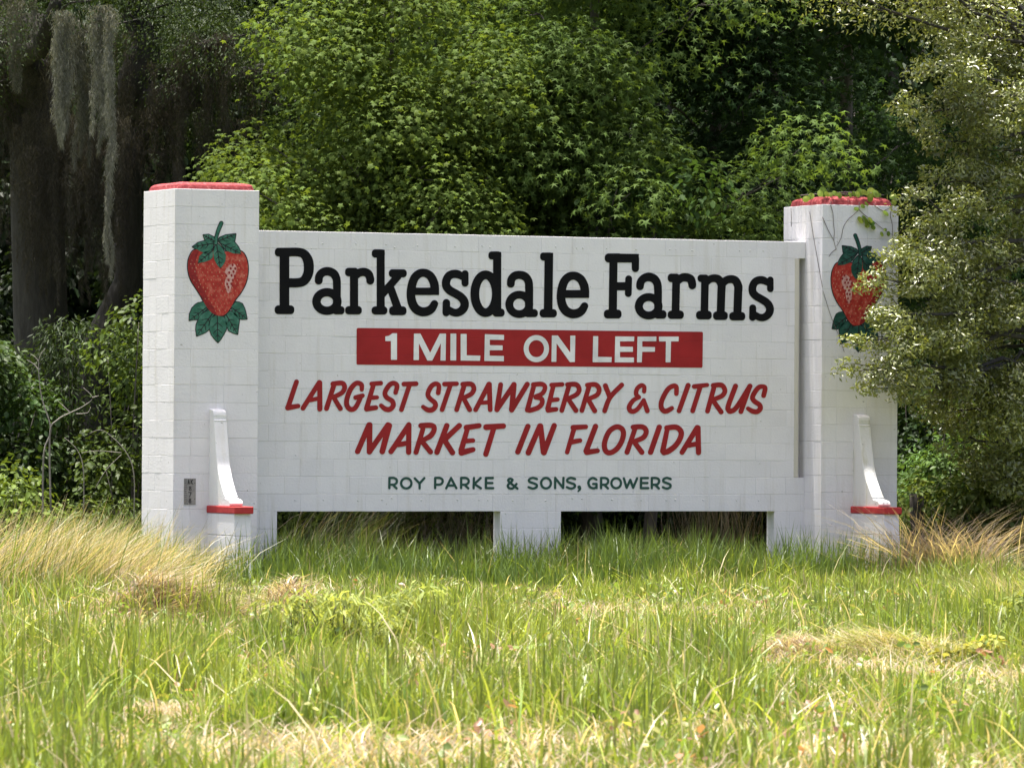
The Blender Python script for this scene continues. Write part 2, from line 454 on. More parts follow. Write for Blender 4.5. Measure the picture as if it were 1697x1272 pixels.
head(A_, [[(1485, 705, 50), (1690, 470, 50)], [(1600, 640, 52), (1690, 890, 54)]],
     [(1408, 110, 1516, 960, 8), (1343, 105, 1518, 218, 45), (1340, 868, 1552, 980, 50), (1570, 372, 1812, 482, 48), (1575, 868, 1808, 988, 50)])
e_st = [(490, 640, 58), (480, 560, 58), (440, 475, 57), (385, 432, 56), (335, 420, 55), (280, 432, 56), (225, 480, 57), (190, 560, 58), (172, 660, 58), (172, 750, 58),
        (195, 840, 60), (240, 905, 61), (300, 937, 61), (345, 942, 61), (400, 930, 60), (450, 895, 56), (485, 835, 50)]
head(B_, [e_st], [(200, 618, 548, 718, 6)])
s_st = [(850, 470, 45), (800, 440, 55), (735, 436, 56), (675, 465, 56), (642, 530, 55), (645, 600, 56), (690, 655, 57), (770, 700, 57), (840, 745, 57), (882, 800, 57), (888, 860, 57),
        (860, 915, 56), (800, 952, 54), (740, 950, 52), (690, 925, 50), (648, 900, 48)]
s_t1 = [(895, 432, 47), (895, 558, 48)]; s_t2 = [(645, 820, 50), (643, 952, 51)]
head(B_, [s_st, s_t1, s_t2])
head(B_, [ring(1170, 700, 144, 253, 59)], [(1270, 140, 1380, 960, 8), (1208, 133, 1382, 243, 45), (1262, 898, 1425, 1008, 48)])
head(C_, [[(215, 568, 52), (222, 510, 53), (265, 462, 55), (335, 448, 55), (405, 470, 56), (450, 530, 54), (460, 620, 54), (460, 760, 54), (457, 960, 53)], ring(328, 843, 134, 130, 53)],
     [(395, 905, 577, 1015, 48)])
head(C_, [], [(607, 148, 782, 257, 45), (600, 905, 832, 1018, 50)], [[(668, 150), (782, 152), (772, 960), (656, 960)]])
head(C_, [[(x+717, 405+(y-365)*623/638, r) for x, y, r in e_st]], [(920, 650, 1264, 757, 6)])
head(D_, [[(590, 230, 50), (590, 362, 49)], [(500, 500, 46), (495, 698, 46)]], [(180, 160, 420, 283, 52), (168, 912, 405, 1032, 50)],
     [[(300, 162), (638, 168), (638, 283), (300, 283)], [(243, 200), (352, 200), (342, 960), (232, 960)], [(330, 545), (480, 545), (480, 655), (330, 655)]])
head(D_, [[(652, 602, 51), (662, 540, 53), (710, 490, 55), (775, 476, 58), (840, 500, 57), (882, 560, 54), (893, 650, 53), (893, 800, 52), (893, 970, 52)], ring(768, 868, 132, 123, 54)],
     [(840, 920, 1007, 1035, 48)])
head(D_, [[(1150, 540, 45), (1205, 490, 55), (1270, 482, 57), (1330, 505, 56), (1350, 565, 54), (1352, 590, 52)]],
     [(1023, 430, 1185, 547, 48), (1022, 925, 1240, 1038, 50)], [[(1085, 460), (1190, 460), (1180, 960), (1075, 960)]])
head(E_, [[(560, 560, 45), (620, 505, 50), (690, 493, 54), (745, 520, 56), (775, 590, 53), (774, 650, 53)], [(775, 580, 50), (835, 520, 52), (910, 505, 55), (965, 530, 56), (998, 600, 55), (1000, 660, 54)]],
     [(453, 443, 605, 545, 45), (433, 928, 643, 1045, 48), (660, 937, 858, 1052, 48), (877, 945, 1093, 1058, 48)],
     [[(503, 470), (605, 470), (595, 970), (492, 970)], [(722, 570), (830, 570), (815, 980), (708, 980)], [(945, 590), (1055, 590), (1040, 990), (930, 990)]])
ms = lambda S: [(1138+(x-588)*335/355, 463+(y-380)*605/625, r*.93) for x, y, r in S]
head(E_, [ms(s_st), ms(s_t1), ms(s_t2)])

# --- red band with white letters
painted('red_band', wall, [], [([(591, 543.2), (1165, 549.6), (1164.3, 609.1), (590.8, 604)], 0.0)], M_BAND, on_band, 2.0)
s5 = 1697/310; F_, G_ = cr(580, 530, s5), cr(860, 530, s5)
for f, P in [(F_, [(425, 122), (425, 360), (373, 360), (373, 190), (322, 190), (322, 150), (355, 145), (385, 122)]),
  (F_, [(582, 125), (638, 125), (727, 300), (815, 125), (870, 125), (866, 367), (822, 367), (826, 205), (745, 367), (703, 367), (624, 205), (624, 362), (578, 362)]),
  (F_, [(913, 125), (963, 125), (962, 366), (912, 366)]),
  (F_, [(1005, 128), (1057, 128), (1057, 322), (1182, 325), (1178, 369), (1005, 367)]),
  (F_, [(1225, 130), (1396, 137), (1396, 180), (1267, 178), (1267, 230), (1383, 232), (1383, 273), (1265, 273), (1265, 325), (1395, 328), (1395, 373), (1220, 370)]),
  (G_, [(300, 142), (352, 142), (467, 300), (467, 143), (510, 143), (506, 380), (462, 380), (340, 208), (338, 378), (296, 378)]),
  (G_, [(675, 148), (718, 148), (715, 335), (840, 338), (838, 382), (670, 382)]),
  (G_, [(875, 150), (1045, 152), (1043, 192), (915, 192), (915, 243), (1033, 245), (1033, 288), (915, 288), (915, 340), (1042, 342), (1042, 383), (870, 383)]),
  (G_, [(1077, 152), (1246, 152), (1245, 192), (1117, 192), (1117, 245), (1233, 247), (1232, 287), (1117, 287), (1113, 383), (1072, 383)]),
  (G_, [(1272, 152), (1449, 152), (1447, 193), (1378, 193), (1374, 383), (1332, 383), (1335, 193), (1272, 193)])]:
    letter([], [(Q(f, *P)[0], .25)], M_WLET, lambda x, y: on_plane(x, y, 1, -.0062))
letter(px_strokes(G_, [ring(158, 260, 92.5, 100, 22.5)], s5), [], M_WLET, lambda x, y: on_plane(x, y, 1, -.0062))

# --- brush lettering
s7 = 1670/210; H_, I_, J_, K_ = (cr(o, 610, s7) for o in (460, 660, 860, 1070))
def brush(f, *S): letter(px_strokes(f, S, s7), [], M_RED)
brush(H_, [(250, 178, 32), (135, 520, 34)], [(135, 520, 36), (270, 497, 31)])
brush(H_, [(550, 185, 32), (335, 525, 33)], [(557, 190, 33), (557, 535, 35)], [(430, 420, 28), (545, 395, 28)])
brush(H_, [(730, 205, 33), (850, 195, 33), (885, 250, 32), (850, 320, 32), (750, 375, 30)], [(745, 215, 32), (645, 530, 33)], [(750, 400, 30), (828, 530, 33)])
brush(H_, [(1110, 280, 28), (1105, 215, 32), (1040, 195, 32), (965, 270, 34), (915, 400, 33), (915, 490, 34), (960, 540, 34), (1020, 525, 33), (1075, 430, 30), (1095, 385, 28)], [(1030, 385, 32), (1120, 360, 30)])
brush(H_, [(1240, 205, 30), (1360, 195, 31)], [(1265, 215, 30), (1175, 520, 34)], [(1215, 390, 30), (1310, 383, 28)], [(1175, 535, 36), (1295, 518, 32)])
brush(H_, [(1555, 320, 30), (1575, 230, 32), (1530, 195, 32), (1470, 225, 33), (1415, 320, 32), (1440, 385, 32), (1510, 430, 33), (1525, 490, 33), (1480, 540, 34), (1420, 535, 34), (1365, 490, 28)])
brush(I_, [(75, 208, 32), (235, 203, 32)], [(150, 215, 31), (42, 545, 32)])
brush(I_, [(527, 325, 31), (535, 230, 31), (490, 203, 31), (430, 245, 33), (390, 340, 32), (420, 400, 32), (480, 450, 33), (490, 500, 33), (450, 545, 34), (390, 548, 33), (328, 508, 28)])
brush(I_, [(610, 208, 32), (770, 203, 30)], [(690, 215, 31), (578, 545, 32)])
brush(I_, [(850, 210, 32), (960, 208, 33), (998, 265, 32), (965, 335, 32), (870, 385, 30)], [(870, 225, 32), (770, 545, 32)], [(870, 410, 31), (942, 545, 33)])
brush(I_, [(1195, 210, 34), (1020, 545, 32)], [(1200, 210, 34), (1212, 545, 32)], [(1080, 455, 28), (1190, 448, 28)])
brush(I_, [(1350, 215, 32), (1300, 540, 34)], [(1300, 545, 34), (1525, 215, 34)], [(1525, 215, 36), (1495, 545, 36)], [(1495, 550, 34), (1700, 210, 34)])
brush(J_, [(200, 220, 32), (110, 550, 32)], [(190, 215, 32), (300, 208, 32), (345, 250, 30), (310, 330, 30), (220, 370, 28)], [(220, 385, 28), (295, 400, 32), (305, 460, 32), (250, 520, 33), (140, 555, 33)])
brush(J_, [(430, 220, 30), (570, 212, 30)], [(455, 225, 30), (380, 530, 34)], [(420, 420, 30), (510, 410, 28)], [(385, 550, 36), (490, 540, 30)])
brush(J_, [(640, 215, 32), (750, 212, 33), (795, 270, 32), (765, 340, 32), (660, 395, 30)], [(660, 230, 32), (565, 555, 32)], [(660, 420, 31), (752, 555, 33)])
brush(J_, [(900, 220, 30), (1010, 215, 33), (1058, 275, 32), (1030, 350, 32), (925, 400, 30)], [(925, 235, 32), (830, 555, 32)], [(925, 430, 31), (1000, 560, 33)])
brush(J_, [(1140, 230, 34), (1195, 375, 32)], [(1355, 220, 32), (1200, 385, 32), (1130, 560, 32)])
brush(J_, [(1650, 305, 28), (1652, 245, 28), (1612, 225, 30), (1558, 270, 30), (1545, 340, 30), (1585, 380, 26)], [(1585, 382, 26), (1510, 420, 30), (1455, 500, 32), (1465, 555, 32), (1510, 568, 32), (1570, 530, 30), (1632, 440, 28)], [(1645, 420, 28), (1692, 560, 33)])
brush(K_, [(405, 335, 30), (405, 250, 32), (365, 232, 32), (290, 280, 33), (215, 420, 33), (205, 510, 34), (240, 560, 34), (285, 560, 34), (345, 525, 30)])
brush(K_, [(560, 225, 34), (440, 560, 32)])
brush(K_, [(640, 240, 32), (810, 220, 28)], [(720, 245, 31), (620, 560, 32)])
brush(K_, [(890, 225, 32), (1000, 222, 33), (1045, 290, 32), (1010, 360, 32), (900, 410, 30)], [(905, 235, 32), (815, 565, 32)], [(900, 440, 31), (995, 575, 33)])
brush(K_, [(1185, 235, 34), (1090, 490, 34), (1095, 550, 36), (1125, 565, 35), (1200, 510, 33), (1375, 235, 34)], [(1370, 240, 34), (1255, 570, 33)])
brush(K_, [(1555, 360, 32), (1575, 265, 32), (1545, 240, 30), (1480, 260, 33), (1410, 370, 33), (1430, 430, 33), (1500, 480, 33), (1512, 530, 33), (1470, 570, 34), (1410, 565, 33), (1350, 530, 28)])
brush(H_, [(1205, 745, 36), (1055, 1095, 36)], [(1215, 745, 37), (1210, 1095, 36)], [(1210, 1100, 36), (1455, 745, 36)], [(1470, 755, 40), (1380, 1095, 38)])
brush(I_, [(140, 745, 36), (-95, 1095, 36)], [(140, 750, 36), (137, 1105, 35)], [(0, 1005, 34), (120, 985, 34)])
brush(I_, [(300, 755, 36), (440, 752, 36), (475, 800, 34), (430, 885, 36), (330, 945, 32)], [(325, 800, 32), (235, 1105, 34)], [(320, 970, 33), (425, 1100, 35)])
brush(I_, [(640, 755, 36), (510, 1105, 36)], [(805, 755, 36), (610, 940, 36)], [(600, 930, 36), (715, 1110, 37)])
brush(I_, [(900, 780, 38), (1065, 755, 34)], [(910, 800, 32), (830, 1075, 38)], [(870, 960, 32), (985, 950, 30)], [(835, 1110, 42), (985, 1070, 34)])
brush(I_, [(1160, 775, 40), (1385, 760, 36)], [(1255, 800, 34), (1155, 1130, 36)])
brush(J_, [(118, 765, 36), (-15, 1100, 36)])
brush(J_, [(275, 760, 36), (125, 1110, 38)], [(285, 760, 36), (325, 1105, 38)], [(330, 1110, 38), (465, 755, 36)])
brush(J_, [(715, 780, 36), (880, 770, 32)], [(725, 800, 32), (635, 1105, 30)], [(700, 970, 34), (805, 950, 30)])
brush(J_, [(1010, 765, 36), (885, 1090, 36)], [(895, 1105, 38), (1035, 1085, 32)])
brush(J_, [tuple(p) for p in spline([(x, y, 35) for x, y in [(1290, 770), (1360, 800), (1378, 870), (1350, 970), (1290, 1060), (1210, 1110), (1150, 1095), (1125, 1020), (1145, 920), (1200, 820)]], 4, True)])
brush(J_, [(1505, 775, 34), (1630, 772, 35), (1678, 830, 34), (1640, 910, 34), (1540, 955, 32)], [(1530, 795, 32), (1425, 1105, 34)], [(1530, 985, 33), (1620, 1105, 35)])
brush(K_, [(180, 775, 36), (65, 1105, 36)])
brush(K_, [(285, 800, 32), (225, 1090, 36)], [(280, 785, 36), (400, 775, 36), (465, 830, 36), (460, 910, 36), (400, 1010, 36), (310, 1085, 38), (240, 1110, 36)])
brush(K_, [(680, 780, 36), (480, 1105, 34)], [(690, 785, 36), (697, 1110, 35)], [(570, 1015, 32), (670, 995, 32)])

# --- green line
s6 = 1697/260; L_, M_ = cr(620, 770, s6), cr(860, 770, s6)
def small(f, *S):
    out = []
    for st in S:
        q = [(*f(x, y), r/s6) for x, y, r in st]; out.append(q)
    letter(out, [], M_GREEN)
def sm(f, *S): letter(px_strokes(f, S, s6), [], M_GREEN)
w_ = lambda *p: [(x, y, 13) for x, y in p]
def Rr(x, wd=1.0): return [w_((x, 250), (x+1, 141)), w_((x, 141), (x+50*wd, 141), (x+78*wd, 158), (x+80*wd, 188), (x+55*wd, 211), (x+4, 213)), w_((x+38*wd, 214), (x+78*wd, 253))]
def Ee(x): return [w_((x+74, 141), (x, 141)), w_((x, 141), (x-1, 250)), w_((x-1, 250), (x+78, 250)), w_((x, 195), (x+69, 195))]
def Ss(x, k=1.0): return [w_(*[(x+dx*k, y) for dx, y in ((102, 152), (57, 139), (19, 155), (19, 180), (57, 195), (97, 212), (97, 240), (57, 255), (12, 240))])]
sm(L_, *Rr(165)); sm(L_, ring(348, 198, 56, 55, 13)); small(L_, w_((440, 145), (492, 200), (543, 143)), w_((492, 200), (492, 253)))
sm(L_, *Rr(660)[:2]); small(L_, w_((780, 252), (832, 142), (890, 250)), w_((805, 222), (865, 222))); sm(L_, *Rr(941)); small(L_, w_((1080, 142), (1076, 252)), w_((1152, 142), (1085, 205), (1155, 252)))
small(L_, *Ee(1210))
sm(L_, w_((1550, 255), (1470, 190), (1450, 165), (1470, 148), (1497, 160), (1482, 185), (1447, 218), (1458, 248), (1500, 252), (1540, 205)))
sm(M_, *Ss(93)); sm(M_, ring(293, 197, 53, 56, 13)); small(M_, w_((392, 250), (392, 140), (478, 248), (482, 140))); sm(M_, *Ss(507, .98))
sm(M_, [(652, 240, 20), (660, 262, 13), (641, 284, 8)])
sm(M_, w_((838, 158), (800, 140), (762, 162), (752, 200), (772, 240), (812, 252), (840, 238)), w_((840, 248), (840, 205)), w_((840, 205), (803, 205)))
sm(M_, *Rr(888, .95)); sm(M_, ring(1052, 197, 52, 54, 13)); small(M_, w_((1135, 145), (1165, 247), (1205, 160), (1235, 247), (1278, 145))); small(M_, *Ee(1321)); sm(M_, *Rr(1437, .98)); sm(M_, *Ss(1547, .92))

# ------------------------------------------------------------------ posts
def z_at(px, py, y): return on_plane(px, py, 1, y)[2]
def post(xl, label, cap_h, old):
    T = thing('masonry_post', (xl+PA/2, PF+PA/2, 0)); tag(T, label, 'post', 'block posts at the ends of the sign wall')
    L = Vector(T.location); k = 0; xr = xl+PA; yf = PF; yb = PF+PA
    for k in range(22):
        z1 = PT-k*CH; z0 = z1-CH
        if k % 2 == 0:
            fx = [xl, xl+.205, xl+.205+BL, xr]; ly = [yf+.2, yf+.2+BL, yb]
        else:
            fx = [xl+.2, xl+.2+BL, xr]; ly = [yf, yf+BL, yf+BL+BL, yb]
        for a, b_ in zip(fx[:-1], fx[1:]): block(T, a, b_, yf, yf+.2, z0, z1, jy=random.uniform(-.0014, .0008))
        for a, b_ in zip(ly[:-1], ly[1:]): block(T, xl, xl+.2, a, b_, z0, z1, jx=random.uniform(-.0014, .0008))
    bm = bmesh.new(); bm_box(bm, xl+.0035, xr-.001, yf+.0035, yb-.001, -.15, PT-.0015)
    me = bm_mesh('mortar', bm); me.transform(Matrix.Translation(-L)); link('mortar', me, M_MORTAR, T)
    # rough low dome of red concrete
    n = 44; V = []; Tt = []; rings = 13; rr = np.random.default_rng(int(abs(xl)*10)+3)
    for i in range(rings):
        t = i/(rings-1)
        for j in range(n):
            a = 2*math.pi*j/n; ca, sa = math.cos(a), math.sin(a); e = 2/9 if old else 2/14
            sx = math.copysign(abs(ca)**e, ca); sy = math.copysign(abs(sa)**e, sa)
            if t < .25: q, h = 1.0+.012*math.sin(t*12), t/.25*.35
            else: u = (t-.25)/.75; q = math.cos(u*math.pi/2)**(.34 if not old else .5); h = .35+.65*math.sin(u*math.pi/2)**(.8)
            jit = .004*(vnoise(j*.9, i*1.3, int(xl)+9)-.5)*2
            R_ = (PA/2-.035)*q+jit
            V.append((sx*R_, sy*R_, PT-.01+cap_h*h+.007*(vnoise(sx*q*4+7, sy*q*4+7, int(xl)+5)-.5)*min(1, t*3)))
    for i in range(rings-1):
        for j in range(n):
            a = i*n+j; b_ = i*n+(j+1) % n
            Tt += [(a, b_, b_+n), (a, b_+n, a+n)]
    link('cap', tris_mesh('cap', np.array(V), Tt, smooth=True), M_CAP, T)
    return T
LPIL = post(-PA, 'white block post whose flat red cap is bare, metal number plate low down', .10, False)
RPIL = post(XR, 'white block post with vine on its red cap, beside the oak branches', .125, True)

def extrude_profile(name, prof, x0, x1, L):
    bm = bmesh.new()
    a = [bm.verts.new((x0-L[0], PF-d-L[1], z)) for d, z in prof]; b_ = [bm.verts.new((x1-L[0], PF-d-L[1], z)) for d, z in prof]
    bm.faces.new(a); bm.faces.new(b_[::-1]); n = len(prof)
    for i in range(n): bm.faces.new((a[i], b_[i], b_[(i+1) % n], a[(i+1) % n]))
    bmesh.ops.recalc_face_normals(bm, faces=bm.faces)
    bmesh.ops.bevel(bm, geom=[e for e in bm.edges if abs(e.verts[0].co.x-e.verts[1].co.x) < 1e-6 and len(e.link_faces) == 2 and any(len(f.verts) > 4 for f in e.link_faces)],
                    offset=.006, segments=1, affect='EDGES')
    return bm_mesh(name, bm)
def buttress(T, px_ledge, px_scroll, py_ledge, m):
    L = off(T); x0 = on_plane(px_ledge, py_ledge, 1, PF)[0]; w0 = .232
    zl = on_plane(px_ledge, py_ledge+4, 1, PF)[2]-.035
    # base courses with a front that flares towards the ground
    def fr(z): return .845+.13*max(0, (zl-z)/zl)**1.6
    nb = 4; hh = (zl+.12)/nb
    for k in range(nb):
        za, zb = -.12+k*hh, -.12+(k+1)*hh; g = .002
        prof = [(-.002, za+g), (fr(za), za+g), (fr((za+zb)/2), (za+zb)/2), (fr(zb), zb-g), (-.002, zb-g)]
        link('buttress_block', extrude_profile('buttress_block', prof, x0+.008, x0+.008+.205, L), M_BLOCK, T)
    me = box_mesh('ledge', x0-L[0], x0+w0-L[0], PF-.885-L[1], PF+.002-L[1], zl, zl+.082, bev=.008); link('ledge', me, M_LEDGE, T)
    xs = on_plane(px_scroll, py_ledge-80, 1, PF)[0]; zt = zl+.082; H = 1.098
    yy = lambda y: zt+(1075-y)/(1075-110)*H
    cv = [(.445, 968), (.384, 900), (.307, 800), (.233, 660), (.205, 550), (.17, 400), (.137, 232)]
    cv = [tuple(p) for p in spline(cv, 5)]
    prof = [(-.002, yy(1078)), (.575, yy(1076)), (.60, yy(1062)), (.606, yy(1045)), (.598, yy(1028)), (.575, yy(1012)), (.53, yy(1003)), (.475, yy(998)), (.462, yy(990)), (.462, yy(975))]
    prof += [(d, yy(y)) for d, y in cv+[(.140, 220), (.118, 214), (.122, 165), (.114, 135), (.088, 115), (.04, 108), (-.002, 106)]]
    prof = [(d*1.115 if d > 0 else d, z) for d, z in prof]
    link('scroll_bracket', extrude_profile('scroll_bracket', prof, xs, xs+.157, L), m, T)
buttress(LPIL, 342.2, 346.5, 840, M_TRIM)
buttress(RPIL, 1409.3, 1413.8, 841, M_TRIM_OLD)

# ------------------------------------------------------------------ painted strawberries
def flat(name, stops, sc=22):
    return speckled(name, stops, sc, .55, .15, .003)
M_FRUIT = flat('strawberry_red', [(.28, (.25, .015, .012)), (.5, (.40, .034, .024)), (.7, (.53, .15, .105))], 16)
M_FDARK = flat('strawberry_shadow_red', [(.3, (.15, .010, .012)), (.7, (.33, .022, .020))], 20)
M_FLIGHT = flat('strawberry_pale_pink', [(.3, (.44, .15, .13)), (.7, (.64, .44, .40))], 26)
M_SEED = flat('strawberry_seed', [(.35, (.16, .03, .02)), (.5, (.45, .2, .12)), (.7, (.6, .42, .32))], 30)
M_SLEAF = flat('painted_leaf_green', [(.3, (.018, .085, .055)), (.5, (.035, .14, .095)), (.72, (.09, .23, .17))], 14)
M_SLEAFD = flat('painted_leaf_dark_green', [(.3, (.008, .045, .032)), (.5, (.016, .075, .055)), (.72, (.04, .12, .095))], 14)
M_INK = flat('painted_outline', [(.3, (.008, .009, .010)), (.7, (.018, .018, .02))], 20)
FRUIT = [(135, 320), (92, 368), (70, 440), (72, 530), (100, 620), (150, 700), (200, 780), (240, 860), (290, 925), (345, 958), (400, 965), (440, 945), (485, 890), (530, 810), (590, 730), (635, 640), (655, 540), (652, 450), (630, 380), (590, 335), (500, 330), (385, 340), (250, 315)]
LEAVES = [([(220, 175), (270, 170), (320, 195), (335, 235), (270, 235), (235, 215)], (330, 235), (220, 175)),
 ([(115, 290), (170, 250), (250, 228), (320, 248), (310, 300), (280, 330), (240, 350), (190, 335), (150, 310)], (320, 255), (115, 290)),
 ([(165, 450), (180, 380), (220, 345), (310, 320), (312, 390), (290, 415), (230, 438)], (310, 325), (165, 450)),
 ([(385, 500), (350, 460), (325, 410), (315, 340), (335, 280), (365, 265), (410, 310), (440, 370), (435, 430), (412, 470)], (350, 270), (385, 500)),
 ([(590, 358), (520, 355), (450, 330), (400, 270), (380, 245), (450, 230), (520, 240), (560, 290), (575, 320)], (375, 248), (590, 358)),
 ([(535, 165), (525, 230), (480, 236), (430, 235), (360, 235), (380, 200), (440, 175)], (360, 235), (535, 165)),
 ([(82, 1010), (85, 950), (110, 890), (140, 858), (170, 840), (230, 830), (265, 880), (240, 910), (200, 940), (160, 1000), (120, 1000)], (262, 875), (85, 1008)),
 ([(645, 995), (600, 998), (570, 992), (520, 950), (490, 880), (540, 830), (570, 835), (600, 850), (620, 890), (632, 930)], (490, 880), (645, 995)),
 ([(155, 1160), (148, 1100), (152, 1050), (190, 960), (270, 910), (320, 950), (290, 1000), (280, 1040), (270, 1100), (240, 1125), (210, 1140)], (310, 940), (155, 1160)),
 ([(553, 1145), (510, 1130), (470, 1110), (440, 1040), (430, 970), (480, 920), (520, 935), (545, 955), (570, 1010), (560, 1080)], (440, 950), (553, 1145)),
 ([(362, 1225), (330, 1190), (300, 1150), (270, 1060), (290, 990), (350, 960), (420, 980), (450, 1040), (440, 1100), (420, 1140), (390, 1190)], (355, 965), (362, 1225))]
def strawberry(T, mp, sc, mleaf, fl):
    """mp: drawing units -> photo pixels; flat layers of paint on the post's face"""
    lay = lambda y: (lambda a, b_: on_plane(a, b_, 1, PF-y))
    u = sc
    def P(poly): return [mp(x, y) for x, y in poly]
    sf = [tuple(p) for p in spline(FRUIT, 4, True)[:-1]]
    ink = [(P(sf), 10*u)]+[(P(l[0]), 9*u) for l in LEAVES]
    stem = [(395, 58, 15), (365, 130, 14), (345, 200, 13), (340, 252, 15)]
    st_ = lambda S, e=0: [[tuple(p) for p in spline([(*mp(x, y), (r+e)*u) for x, y, r in S], 4)]]
    root = painted('painted_strawberry', T, st_(stem, 7), ink, M_INK, lay(.0036), .5)
    def sub(name, S, Pl, m, y, step=.5):
        o = painted(name, T, S, Pl, m, lay(y), step); o.parent = root; return o
    sub('fruit', [], [(P(sf), 0)], M_FRUIT, .0046)
    dark = [(135, 325), (95, 368), (72, 440), (74, 530), (100, 620), (150, 700), (200, 780), (240, 860), (290, 922), (345, 955), (330, 900), (285, 830), (240, 745), (190, 660), (160, 570), (140, 480), (150, 400), (175, 340)]
    sub('shaded_side', [], [(P([tuple(p) for p in spline(dark, 3, True)[:-1]]), 0)], M_FDARK, .0052)
    hi = [(470, 470), (520, 455), (545, 500), (530, 570), (505, 620), (490, 700), (465, 750), (440, 700), (430, 640), (445, 570), (430, 530)]
    sub('highlight', [], [(P([tuple(p) for p in spline(hi, 3, True)[:-1]]), 0)], M_FLIGHT, .0053)
    R_ = np.random.default_rng(11+fl); seeds = []; ringS = []
    fx = np.array(FRUIT)
    for yy in range(420, 950, 38):
        for xx in range(90, 650, 42):
            x = xx+(yy//38 % 2)*21+R_.uniform(-7, 7); y = yy+R_.uniform(-6, 6)
            if sdf([], [(FRUIT, 0)], np.array([[x]]), np.array([[y]]))[0, 0] > -24: continue
            if any(sdf([], [(l[0], 0)], np.array([[x]]), np.array([[y]]))[0, 0] < 12 for l in LEAVES): continue
            if sdf([], [(hi, 0)], np.array([[x]]), np.array([[y]]))[0, 0] < 6: ringS.append((x, y)); continue
            seeds.append([(*mp(x, y), 4.2*u), (*mp(x+2, y+8), 3*u)])
    sub('seeds', seeds, [], M_SEED, .0058, .35)['kind'] = 'stuff'
    sub('seed_marks', [[(*mp(x, y), 10*u), (*mp(x+2, y+8), 9*u)] for x, y in ringS], [], M_FDARK, .0060, .4)['kind'] = 'stuff'
    for poly, a, b_ in LEAVES: sub('leaf', [], [(P(poly), .2)], mleaf, .0066 if b_[1] < 700 else .0040)
    veins = {True: [], False: []}
    for poly, a, b_ in LEAVES:
        a = np.array(a, float); b_ = np.array(b_, float); d = b_-a; n = np.array([-d[1], d[0]]); Lg = np.hypot(*d); n = n/Lg; d = d/Lg
        top = b_[1] < 700; veins[top].append([(*mp(*a), 5.2*u), (*mp(*b_), 3.2*u)])
        for t in (.25, .5, .72):
            c = a+d*Lg*t; e = Lg*.26*(1-.4*t)
            for sg in (-1, 1):
                q = c+(n*sg*.8+d*.75)*e
                if sdf([], [(poly, 0)], np.array([[q[0]]]), np.array([[q[1]]]))[0, 0] > -6: q = c+(q-c)*.6
                veins[top].append([(*mp(*c), 4.4*u), (*mp(*q), 3*u)])
    sub('leaf_veins', veins[True], [], M_INK, .0076, .4); sub('leaf_veins', veins[False], [], M_INK, .0044, .4)
    sub('stem', st_(stem), [], mleaf, .0072, .4)
n1 = 710/120
strawberry(LPIL, lambda x, y: (300+x/n1, 360+y/n1), 1/n1, M_SLEAF, 0)
def mpr(x, y):
    px, py = 300+x/n1, 360+y/n1
    return (1466.5-(px-311.8)*(88.5/98.9), 433+(py-414)*.975)
strawberry(RPIL, mpr, .9/n1, M_SLEAFD, 1)

# ------------------------------------------------------------------ number plate
def plate():
    s = 783/40; f = cr(295, 780, s); p0 = on_plane(*f(192, 240), 1, PF); p1 = on_plane(*f(568, 1092), 1, PF)
    T = thing('number_plate', ((p0[0]+p1[0])/2, PF, p1[2])); tag(T, 'small grey metal plate stamped AK 878 nailed to the white post', 'plate')
    L = off(T)
    me = box_mesh('plate', p0[0]-L[0], p1[0]-L[0], -.0075, .0005, 0, p0[2]-L[2], bev=.001); link('plate', me, M_METAL, T)
    pl = lambda x, y: on_plane(x, y, 1, PF-.0088)
    eight = lambda cx, cy: [ring(cx, cy-34, 26, 28, 13, 14), ring(cx, cy+36, 32, 34, 14, 14)]
    for S in ([[(325, 420, 15), (350, 285, 15), (372, 420, 15)], [(335, 375, 12), (365, 375, 12)]], [[(420, 285, 15), (420, 420, 15)], [(480, 285, 14), (425, 355, 14), (485, 425, 14)]],
              eight(395, 565), [[(345, 695, 15), (425, 695, 15), (380, 835, 15)]], eight(390, 960)):
        painted('letter', T, [[(*f(x, y), r/s) for x, y, r in st] for st in S], [], M_DARKMARK, pl, .12)
    painted('scale_marks', T, [[(*f(215, y), 7/s), (*f(280, y), 7/s)] for y in range(280, 1040, 62)], [], M_DARKMARK, pl, .15)
    bm = bmesh.new(); bmesh.ops.create_icosphere(bm, subdivisions=1, radius=.006); nm = bm_mesh('nail', bm, True); nm.materials.append(M_DARKMARK)
    for q in ((228, 400), (545, 395), (545, 905), (300, 1060)):
        o = link('nail', nm, None, T); o.location = Vector(on_plane(*f(*q), 1, PF-.0085))-Vector(L)
plate()

